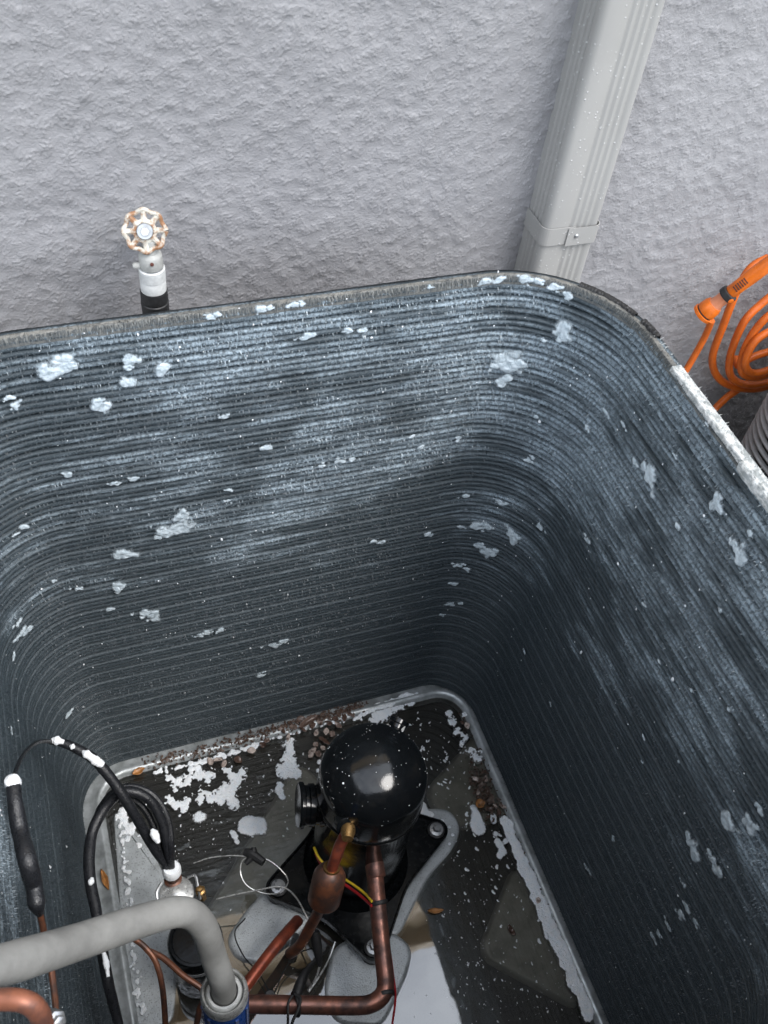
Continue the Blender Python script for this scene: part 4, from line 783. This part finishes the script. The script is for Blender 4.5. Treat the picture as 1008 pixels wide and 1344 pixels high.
pan_foam(None, [(-0.7143,-0.0961,0.0345,0.0042),(-0.7160,-0.1330,0.0345,0.0041),(-0.7176,-0.1761,0.0345,0.0041),(-0.7203,-0.2177,0.0345,0.0047),(-0.7229,-0.2581,0.0345,0.0046),(-0.7253,-0.3039,0.0345,0.0045),(-0.7288,-0.3479,0.0345,0.0045),(-0.7308,-0.3971,0.0345,0.0050),(-0.7316,-0.4449,0.0345,0.0049)], .003, .5, .008, 21, z=.0325)
pan_foam(None, [(-0.6348,-0.0398,0.0345,0.0043),(-0.5990,-0.0405,0.0345,0.0058),(-0.5556,-0.0416,0.0345,0.0058),(-0.5110,-0.0396,0.0345,0.0059),(-0.4661,-0.0391,0.0345,0.0059),(-0.4269,-0.0335,0.0345,0.0059),(-0.3408,-0.0288,0.0345,0.0045),(-0.2773,-0.0275,0.0345,0.0046),(-0.2301,-0.0302,0.0345,0.0061),(-0.1950,-0.0222,0.0345,0.0062),(-0.1432,-0.0149,0.0345,0.0078),(-0.1010,-0.0138,0.0345,0.0063)], .003, .6, .008, 22, z=.0325)
# uncounted flecks floating on the water
fl = []
for (px0, py0, nn, sx, sy, r0, r1) in [(-0.6314,3.3241,0.0260)] and []: pass
regions = [((-0.0723,-0.1399,0.0260), .05, .07, 70, .0007, .0045), ((-0.1010,-0.3707,0.0260), .035, .09, 120, .0007, .0045), ((-0.1687,-0.5694,0.0260), .06, .06, 110, .0005, .0022), ((-0.5197,-0.1415,0.0260), .10, .06, 240, .0005, .0026), ((-0.1786,-0.4881,0.0260), .03, .07, 60, .0005, .003), ((-0.6795,-0.1695,0.0260), .03, .05, 50, .0006, .003), ((-0.1224,-0.1427,0.0260), .03, .05, 30, .0008, .004), ((-0.4849,-0.4460,0.0260), .06, .05, 24, .0005, .002), ((-0.0772,-0.6231,0.0260), .04, .04, 60, .0005, .0024)]
g = G()
def inpan(x, y): return -.735 < x < -.035 and -.82 < y < -.035
for c, sx, sy, nn, r0, r1 in regions:
    for k in range(nn):
        x, y = random.gauss(c[0], sx), random.gauss(c[1], sy)
        if not inpan(x, y): continue
        r = r0+(r1-r0)*random.random()**3; ns = 9; o_a = random.uniform(.55, 1); th = random.uniform(0, 3.14); v = []
        for ring_, hh_ in ((1.0, -.0005), (.8, .0008), (.4, .0012)):
            for q in range(ns):
                a = 2*math.pi*q/ns; rr_ = r*ring_*(1+.35*math.sin(2*a+th)+.2*math.sin(3*a+th*2)); ca, sa = rr_*math.cos(a), rr_*math.sin(a)*o_a
                v.append((x+ca*math.cos(th)-sa*math.sin(th), y+ca*math.sin(th)+sa*math.cos(th), WZ+hh_*min(1, r/.002)))
        f = [(a*ns+q, a*ns+(q+1) % ns, (a+1)*ns+(q+1) % ns, (a+1)*ns+q) for a in range(2) for q in range(ns)]+[tuple(range(2*ns, 3*ns))]
        g.add(v, f)
tag(mk('foam_flecks', g.v, g.f, FOAM), kind='stuff')

# ---------------------------------------------------------------- foam clumps clinging to the coil
def wall_foam(P, r, asp=1., seed=0, h0=.0038, step=.0012):
    P = np.array(P); sd_, nx_, ny_ = sdfn(P[0], P[1], P[2]); N = np.array((float(nx_), float(ny_), 0)); N /= np.linalg.norm(N); T = np.array((-N[1], N[0], 0)); rg_ = np.random.default_rng(seed)
    bl = [(0, 0, 0, r*.62)]
    for k in range(7): bl.append((rg_.normal(0, r*.5*asp), rg_.normal(0, r*.42), 0, r*rg_.uniform(.18, .42)))
    bl = np.array(bl); e_ = r*2.4*max(1, asp)
    xs_ = np.arange(-e_, e_, step); gu, gv = np.meshgrid(xs_, xs_)
    F = blobfield(bl, .65, r*.45+.002, seed)(gu/asp, gv)-.42
    H_ = .0022+h0*np.sqrt(np.clip(F, 0, 2))*(1+.5*(vnoise(gu+9, gv+9, .005, seed+5)-.5))
    X_ = P[0]+T[0]*gu; Y_ = P[1]+T[1]*gu; s2, n2x, n2y = sdfn(X_, Y_, P[2])
    X_ = X_-n2x*(s2+H_); Y_ = Y_-n2y*(s2+H_)
    n0, n1 = gu.shape; idx = np.arange(n0*n1).reshape(n0, n1); keep = F > -.22; kq = keep[:-1, :-1] | keep[1:, :-1] | keep[:-1, 1:] | keep[1:, 1:]
    q = np.stack([idx[:-1, :-1], idx[:-1, 1:], idx[1:, 1:], idx[1:, :-1]], -1)[kq]
    V = np.stack([X_, Y_, P[2]+gv], -1).reshape(-1, 3); used = np.unique(q); mp = -np.ones(len(V), int); mp[used] = np.arange(len(used)); return V[used], mp[q], F.ravel()[used]
def clumps(pts, seed, asp=1., h0=.0038, k=1., gain=1., fs=1.):
    vs_, fs_, ds_, b0 = [], [], [], 0
    for j, p in enumerate(pts):
        V, q, d = wall_foam(p[:3], p[3]*fs, asp=asp, seed=seed+j, h0=h0)
        if len(q) == 0: continue
        vs_.append(V); fs_.append(q+b0); ds_.append(d*gain if gain == 1 else np.minimum(d, gain)); b0 += len(V)
    return flare(np.concatenate(vs_)), np.concatenate(fs_), np.concatenate(ds_)
named = [
 ('fluffy foam clump on the coil left of the tap near the rim', [(-0.6782,0.0013,1.0182,0.0113),(-0.6622,0.0011,1.0222,0.0113),(-0.6504,0.0012,1.0222,0.0061)]),
 ('small foam clump on the coil under the tap', [(-0.5830,0.0010,1.0169,0.0089),(-0.5895,0.0010,1.0087,0.0054)]),
 ('foam tuft on the coil just below the clump under the tap', [(-0.5940,0.0003,0.9848,0.0081)]),
 ('foam tuft on the coil right of the clumps under the tap', [(-0.5518,0.0002,0.9963,0.0082)]),
 ('foam clump on the coil with a trailing tail below left of the tap', [(-0.6296,0.0001,0.9484,0.0101),(-0.6321,0.0003,0.9602,0.0055)]),
 ('broad bright foam clump halfway down the back coil', [(-0.5664,0.0009,0.6952,0.0151),(-0.5759,0.0006,0.6914,0.0108),(-0.5549,0.0002,0.7202,0.0096),(-0.5945,0.0010,0.6858,0.0054)]),
 ('foam clump left of the broad bright clump on the back coil', [(-0.6518,0.0002,0.6614,0.0119)]),
 ('drop shaped foam clump below on the back coil', [(-0.6654,0.0009,0.5915,0.0101),(-0.6686,0.0000,0.5800,0.0056)]),
 ('split foam clump low on the left half of the back coil', [(-0.6365,0.0004,0.5065,0.0106),(-0.6246,0.0006,0.4933,0.0095)]),
 ('foam clump in upper part of the rounded back right corner', [(-0.0892,-0.0056,0.9351,0.0115),(-0.0787,-0.0094,0.9227,0.0136),(-0.0971,-0.0034,0.9223,0.0084),(-0.0676,-0.0137,0.9271,0.0084)]),
 ('foam tuft just below the corner clump', [(-0.0809,-0.0081,0.8924,0.0096)]),
 ('foam tuft high in the corner below the downspout', [(-0.0313,-0.0412,1.0044,0.0110),(-0.0311,-0.0412,0.9917,0.0070)]),
 ('flat foam smear halfway down the corner', [(-0.0548,-0.0133,0.5752,0.0113),(-0.0429,-0.0198,0.5736,0.0076),(-0.0065,-0.0549,0.5735,0.0100),(-0.0123,-0.0481,0.5868,0.0087)]),
 ('long foam smear under the flat corner smear', [(-0.0472,-0.0152,0.5204,0.0077),(-0.0323,-0.0260,0.5127,0.0104),(-0.0243,-0.0323,0.5181,0.0077)]),
 ('foam clump on the right coil under the white strip', [(0.0158,-0.2498,0.9318,0.0115),(0.0154,-0.2370,0.9281,0.0067)]),
 ('foam clump on the right coil above the lower drips', [(0.0155,-0.3591,1.0000,0.0095)]),
 ('foam clump near the right picture edge', [(0.0153,-0.4203,0.9850,0.0093),(0.0150,-0.4094,0.9854,0.0059)]),
 ('dripping foam clump on the lower right coil, upper one of the pair', [(0.0159,-0.6076,0.5761,0.0100),(0.0157,-0.5939,0.5791,0.0060),(0.0156,-0.5843,0.5818,0.0050)]),
 ('dripping foam clump on the lower right coil, slimmer one of the pair', [(0.0157,-0.6440,0.6061,0.0077),(0.0156,-0.6309,0.6089,0.0049),(0.0156,-0.6190,0.6097,0.0039)]),
 ('foam clump at far right of the lower right coil', [(0.0156,-0.6116,0.6841,0.0103)]),
 ('foam tuft beside the far right clump on the lower coil', [(0.0156,-0.6308,0.7238,0.0081)]),
]
for i, (lb, pts) in enumerate(named):
    V, q, d = clumps(pts, 50+i*7, fs=1.5, h0=.0028); tag(dens(mk('foam_clump', V, q, CFOAM, origin=pts[0][:3]), d), lb, 'foam', 'foam clumps on the coil')
sm = [(-0.4876,0.0010,1.0668,0.0053),(-0.4796,0.0050,1.0668,0.0044),(-0.4286,0.0033,1.0668,0.0071),(-0.4174,0.0039,1.0668,0.0054),(-0.3861,0.0034,1.0668,0.0063),(-0.3782,0.0047,1.0668,0.0045),(-0.1355,0.0010,1.0657,0.0077),(-0.1193,0.0026,1.0669,0.0067),(-0.0863,-0.0070,1.0669,0.0077),(-0.0729,-0.0128,1.0669,0.0067),(-0.0528,-0.0248,1.0634,0.0068),(-0.0381,-0.0358,1.0577,0.0068),(-0.2162,0.0058,1.0668,0.0038),(-0.7238,-0.0013,0.9747,0.0062),(-0.7289,-0.0024,0.9890,0.0052),(-0.3711,0.0003,1.0156,0.0075),(-0.3188,0.0005,1.0162,0.0066),(-0.2986,0.0007,1.0151,0.0057),(-0.4249,0.0005,0.8314,0.0072),(-0.4845,0.0014,0.9015,0.0059),(-0.6909,0.0013,0.8437,0.0058),(-0.6100,0.0012,0.8142,0.0070),(-0.6357,0.0007,0.8122,0.0050),(-0.4826,0.0013,0.7591,0.0043),(-0.4874,0.0007,0.7363,0.0032),(-0.1905,0.0007,0.7768,0.0056),(-0.2060,0.0012,0.8036,0.0044),(-0.1268,0.0005,0.7833,0.0056),(-0.0453,-0.0288,0.9775,0.0041),(-0.4214,0.0006,0.3266,0.0107),(-0.4035,0.0008,0.3318,0.0080),(-0.4538,0.0005,0.2353,0.0069),(-0.4458,0.0004,0.2457,0.0041),(-0.6880,0.0009,0.5349,0.0069),(-0.7274,0.0009,0.6028,0.0055),(-0.8201,-0.0443,0.5837,0.0086),(-0.8106,-0.0351,0.5741,0.0076),(-0.8167,-0.0419,0.6086,0.0064),(-0.8372,-0.0700,0.5693,0.0053),(-0.8080,-0.0243,0.3003,0.0075),(-0.8503,-0.1923,0.5755,0.0050),(-0.0842,-0.0023,0.5645,0.0063),(-0.0917,-0.0021,0.6431,0.0061),(-0.0727,-0.0044,0.4590,0.0080),(-0.0553,-0.0106,0.4505,0.0067),(-0.0685,-0.0049,0.4019,0.0068),(-0.0664,-0.0037,0.3403,0.0070),(-0.0478,-0.0117,0.3451,0.0056),(-0.0756,-0.0020,0.3041,0.0057),(-0.0206,-0.0445,0.7538,0.0057),(0.0089,-0.0882,0.6401,0.0072),(-0.0286,-0.0398,0.8432,0.0044),(0.0158,-0.1925,0.7305,0.0066),(0.0157,-0.1820,0.7319,0.0033),(0.0151,-0.3379,0.7704,0.0050),(0.0153,-0.2134,0.9177,0.0059),(0.0148,-0.1347,0.9244,0.0061),(0.0155,-0.3258,0.9196,0.0046),(0.0157,-0.2916,1.0617,0.0034),(0.0153,-0.1667,0.9411,0.0049),(0.0106,-0.1076,0.8776,0.0042),(0.0152,-0.5006,0.2354,0.0050),(0.0156,-0.4885,0.2310,0.0038),(0.0155,-0.4980,0.3716,0.0047),(0.0154,-0.4446,0.6015,0.0032),(0.0157,-0.6450,0.3472,0.0067),(0.0159,-0.6483,0.4086,0.0076),(0.0150,-0.6484,0.4578,0.0084),(0.0155,-0.6494,0.4853,0.0072),(0.0154,-0.6480,0.3708,0.0055),(0.0160,-0.6234,0.5070,0.0041),(0.0159,-0.6686,0.4860,0.0062),(0.0151,-0.4673,0.5646,0.0032),(0.0151,-0.5098,0.6530,0.0030),(0.0155,-0.4179,1.0157,0.0050),(0.0166,-0.3965,1.0667,0.0040),(-0.0334,-0.0292,0.6397,0.0073),(-0.0394,-0.0244,0.6451,0.0049),(-0.0178,-0.0481,0.7618,0.0046),(-0.2310,0.0005,0.5635,0.0062),(-0.2454,0.0008,0.5714,0.0049),(-0.3459,0.0008,0.7735,0.0054),(-0.3170,0.0002,0.7767,0.0065),(-0.2991,0.0011,0.7778,0.0055),(-0.1467,0.0001,0.5594,0.0075),(-0.7649,-0.0104,0.7703,0.0059),(-0.7783,-0.0168,0.7660,0.0039),(-0.7538,-0.0038,0.6373,0.0043),(-0.5175,0.0005,0.4113,0.0076),(-0.5445,0.0007,0.4142,0.0088),(-0.5558,0.0003,0.4098,0.0063),(0.0151,-0.6269,0.7588,0.0071),(0.0156,-0.2738,0.9871,0.0036),(0.0157,-0.4380,0.8987,0.0036),(0.0151,-0.4665,0.7633,0.0038),(0.0158,-0.4042,0.7317,0.0030),(0.0160,-0.5214,0.8105,0.0036),(0.0156,-0.2676,0.3803,0.0038),(0.0151,-0.1593,0.3793,0.0040)]
V, q, d = clumps(sm, 400, asp=1.3, h0=.002, fs=1.05); tag(dens(mk('foam_splatter', V, q, CFOAM), d), kind='stuff')
# white flecks caught in the fins
g = G()
for k in range(750):
    s_ = RNG.random(); z = .1+.98*RNG.random()**.75; (p,), (N,) = rrect(np.array([s_]), r=float(rz_(z)))
    if p[1] < -.78: continue
    T = np.array((-N[1], N[0])); a = RNG.uniform(.0005, .0013)*(2.2 if RNG.random() < .06 else 1); b = a*RNG.uniform(.6, 2.2); c = np.array((*(p-N*.0022), z))
    Nv = np.array((*N, 0)); Tv = np.array((*T, 0)); Zv = np.array((0, 0, 1.))
    v = [c-Nv*.002*0+Tv*a*math.cos(t)*RNG.uniform(.7, 1.2)+Zv*b*math.sin(t)*RNG.uniform(.7, 1.2) for t in np.linspace(0, 2*math.pi, 6, endpoint=False)]
    v.append(c-Nv*a*.9); g.add(v, [(q, (q+1) % 6, 6) for q in range(6)])
tag(mk('fin_flecks', flare(g.v), g.f, FOAM), kind='stuff')

# foam on the cables
g = G()
for P, r in (([(-0.7751,-0.1605,0.4680),(-0.7668,-0.1634,0.4690),(-0.7569,-0.1681,0.4680)], (.002, .0062, .003)), ([(-0.7497,-0.1748,0.4650),(-0.7438,-0.1790,0.4650)], (.002, .004, .002)), ([(-0.7345,-0.1863,0.4620),(-0.7255,-0.1959,0.4590),(-0.7166,-0.2051,0.4550),(-0.7103,-0.2093,0.4500)], (.002, .006, .0085, .004)),
             ([(-0.6449,-0.2538,0.3520),(-0.6438,-0.2656,0.3500)], (.003, .0045, .003)), ([(-0.6611,-0.2823,0.3550),(-0.6585,-0.2906,0.3500),(-0.6553,-0.3004,0.3420)], (.002, .0065, .003)), ([(-0.7530,-0.3357,0.3700),(-0.7575,-0.3455,0.3700)], (.003, .005, .002)), ([(-0.7536,-0.4349,0.3720),(-0.7515,-0.4536,0.3710),(-0.7519,-0.4719,0.3650)], (.003, .004, .0025))):
    r = [r[0], max(r[0], max(r)*.7)]+[x for x in r[1:-1] for _ in (0, 1)]+[max(r[-1], max(r)*.7), r[-1]]
    g.tube(P, r, 14, 10, wob=.22)
tag(mk('cable_foam', g.v, g.f, FOAM), kind='stuff')

# ---------------------------------------------------------------- leaves and litter
def leaf(P, L, W, rz, tilt=0., curl=.3, fold=.3, m_=LEAF):
    W = W*random.uniform(.7, 1.35); nu_, nv_ = 7, 4; v = []
    for i in range(nu_):
        t = i/(nu_-1); wd_ = W*(math.sin(math.pi*min(1, t*.96+.03))**.75)
        for j in range(nv_+1):
            s_ = (j/nv_*2-1); x = (t-.5)*L; y = s_*wd_*.5; z = abs(s_)*wd_*fold+curl*L*(t-.5)**2*1.6-.05*L+RNG.normal(0, .02*L)*.4; v.append((x+RNG.normal(0, .02*L), y+RNG.normal(0, .04*W), z))
    f = [(i*(nv_+1)+j, i*(nv_+1)+j+1, (i+1)*(nv_+1)+j+1, (i+1)*(nv_+1)+j) for i in range(nu_-1) for j in range(nv_)]
    R_ = Matrix.Rotation(rz, 3, 'Z') @ Matrix.Rotation(tilt, 3, 'X'); P = np.array(P[:3]); vv = [P+np.array(R_ @ Vector(p)) for p in v]
    lo = min(p[2] for p in vv); vv = [p+np.array((0, 0, P[2]-lo)) for p in vv]
    o = mk('dead_leaf', vv, f, m_, origin=tuple(P)); md = o.modifiers.new('thick', 'SOLIDIFY'); md.thickness = .0006; return o
def lf(label, P, L, W, rz, m_=LEAF, group=None, **k): return tag(leaf(P, L, W, rz, m_=m_, **k), label, 'leaf', group)
lf('curled orange leaf floating right of the suction pipe', (-0.2138,-0.4316,0.0275), .030, .013, 2.9, LEAFO, curl=.5)
lf('brown leaf flake lying on the right pan corner', (-0.0951,-0.5030,0.0265), .010, .020, .2, LEAF, curl=.4)
lf('round orange brown leaf at the end of the right litter heap', (-0.0619,-0.2723,0.0340), .021, .018, .6, LEAFO, curl=.6)
lf('slim golden seed husk on the left pan flange', (-0.7552,-0.2140,0.0340), .040, .008, 1.75, LEAFO, curl=.2, fold=.6)
lf('pale brown leaf in the back left corner of the pan', (-0.6657,-0.0301,0.0360), .024, .011, .3, LEAFO, curl=.3)
lf('small curled leaf on the right flange', (-0.0300,-0.4707,0.0360), .012, .012, 1.0)
lf('long brown leaf stem bundle on the back lip', (-0.3305,-0.0191,0.0400), .050, .014, .35, curl=.2, fold=.5)
for x, y in [(-0.6315,3.3145,0.0300)] and []: pass
k = 0
back = [(-0.3828,-0.0229,0.0360),(-0.3619,-0.0202,0.0360),(-0.3444,-0.0303,0.0360),(-0.3243,-0.0256,0.0360),(-0.3079,-0.0233,0.0360),(-0.2913,-0.0314,0.0360),(-0.2767,-0.0250,0.0360),(-0.2580,-0.0267,0.0360),(-0.3996,-0.0284,0.0360),(-0.4192,-0.0331,0.0360),(-0.4287,-0.0405,0.0360),(-0.3575,-0.0437,0.0360),(-0.3420,-0.0549,0.0360),(-0.3542,-0.0650,0.0360),(-0.3388,-0.0761,0.0360),(-0.3295,-0.0653,0.0360),(-0.3143,-0.0560,0.0360),(-0.3019,-0.0457,0.0360),(-0.2912,-0.0522,0.0360),(-0.3553,-0.0134,0.0360),(-0.3776,-0.0381,0.0360),(-0.5104,-0.0372,0.0360),(-0.5202,-0.0476,0.0360),(-0.5087,-0.0557,0.0360),(-0.4819,-0.0552,0.0360),(-0.4526,-0.0454,0.0360),(-0.4947,-0.0334,0.0360),(-0.5333,-0.0471,0.0360),(-0.3443,-0.0845,0.0360),(-0.3557,-0.0813,0.0360),(-0.3292,-0.0855,0.0360),(-0.3170,-0.0756,0.0360),(-0.3835,-0.0141,0.0360),(-0.4092,-0.0240,0.0360),(-0.4318,-0.0227,0.0360),(-0.2747,-0.0395,0.0360),(-0.2442,-0.0235,0.0360),(-0.3075,-0.0647,0.0360),(-0.3217,-0.0436,0.0360),(-0.3429,-0.0082,0.0360)]
for P in back[::1]:
    if random.random() < .45 and P[0] < -.33: continue
    z = .030 if P[1] < -.05 else .036
    lf('small brown dead leaf lying in the litter along the back edge of the pan', (P[0], P[1], z), random.uniform(.011, .021), random.uniform(.008, .015), random.uniform(0, 6.28), group='dead leaves along the back edge of the pan', curl=random.uniform(-.1, .4), fold=random.uniform(-.2, .3), tilt=random.uniform(-.3, .3))
for P in [(-0.0443,-0.2365,0.0360),(-0.0388,-0.2543,0.0360),(-0.0496,-0.2219,0.0360),(-0.0307,-0.2273,0.0360),(-0.0376,-0.2707,0.0360),(-0.0353,-0.2841,0.0360),(-0.0560,-0.2493,0.0360),(-0.0490,-0.2864,0.0360),(-0.0329,-0.2974,0.0360),(-0.0210,-0.2882,0.0360),(-0.0305,-0.1011,0.0360),(-0.0240,-0.1100,0.0360)]:
    lf('dark dead leaf scrap in the litter against the right coil', (P[0], P[1], .034), random.uniform(.010, .018), random.uniform(.007, .012), random.uniform(0, 6.28), group='dead leaf scraps against the right coil', curl=random.uniform(-.1, .4), fold=random.uniform(-.2, .3), tilt=random.uniform(-.3, .3))
g = G()
def scrap(x, y, z, s):
    th = random.uniform(0, 6.28); t2 = random.uniform(-.8, .8); R_ = Matrix.Rotation(th, 3, 'Z') @ Matrix.Rotation(t2, 3, 'X')
    v = [(-1, -.4, 0), (.2, -.5, .15), (1, 0, 0), (.3, .45, .2), (-.8, .4, .05)]; v = [np.array((x, y, z))+np.array(R_ @ Vector(p))*s for p in v]; g.add(v, [(0, 1, 3, 4), (1, 2, 3)])
pth = catmull([(-0.6593,-0.0175,0.0360),(-0.5946,-0.0181,0.0360),(-0.5220,-0.0223,0.0360),(-0.4461,-0.0187,0.0360),(-0.3835,-0.0141,0.0360),(-0.3210,-0.0143,0.0360),(-0.2737,-0.0153,0.0360),(-0.2071,-0.0089,0.0360)], 20)
for k in range(900):
    p = pth[int(random.random()**.8*(len(pth)-1))]; scrap(p[0]+random.gauss(0, .006), p[1]+random.gauss(0, .006), .033+random.random()*.008, random.uniform(.0012, .0045))
for k in range(240):
    p = (-0.0448,-0.2387,0.0340); scrap(random.gauss(p[0], .010), random.gauss(p[1]-.01, .028), .033+random.random()*.01, random.uniform(.0012, .005))
pth = catmull([(-0.0296,-0.0692,0.0360),(-0.0195,-0.1686,0.0360),(-0.0222,-0.2911,0.0360),(-0.0169,-0.4217,0.0360),(-0.0175,-0.5539,0.0360),(-0.0181,-0.6751,0.0360)], 20)
for k in range(160):
    p = random.choice(pth); scrap(p[0]+random.gauss(0, .004), p[1]+random.gauss(0, .006), .034, random.uniform(.001, .003))
tag(mk('leaf_litter', g.v, g.f, LITTER, smooth=False), kind='stuff')
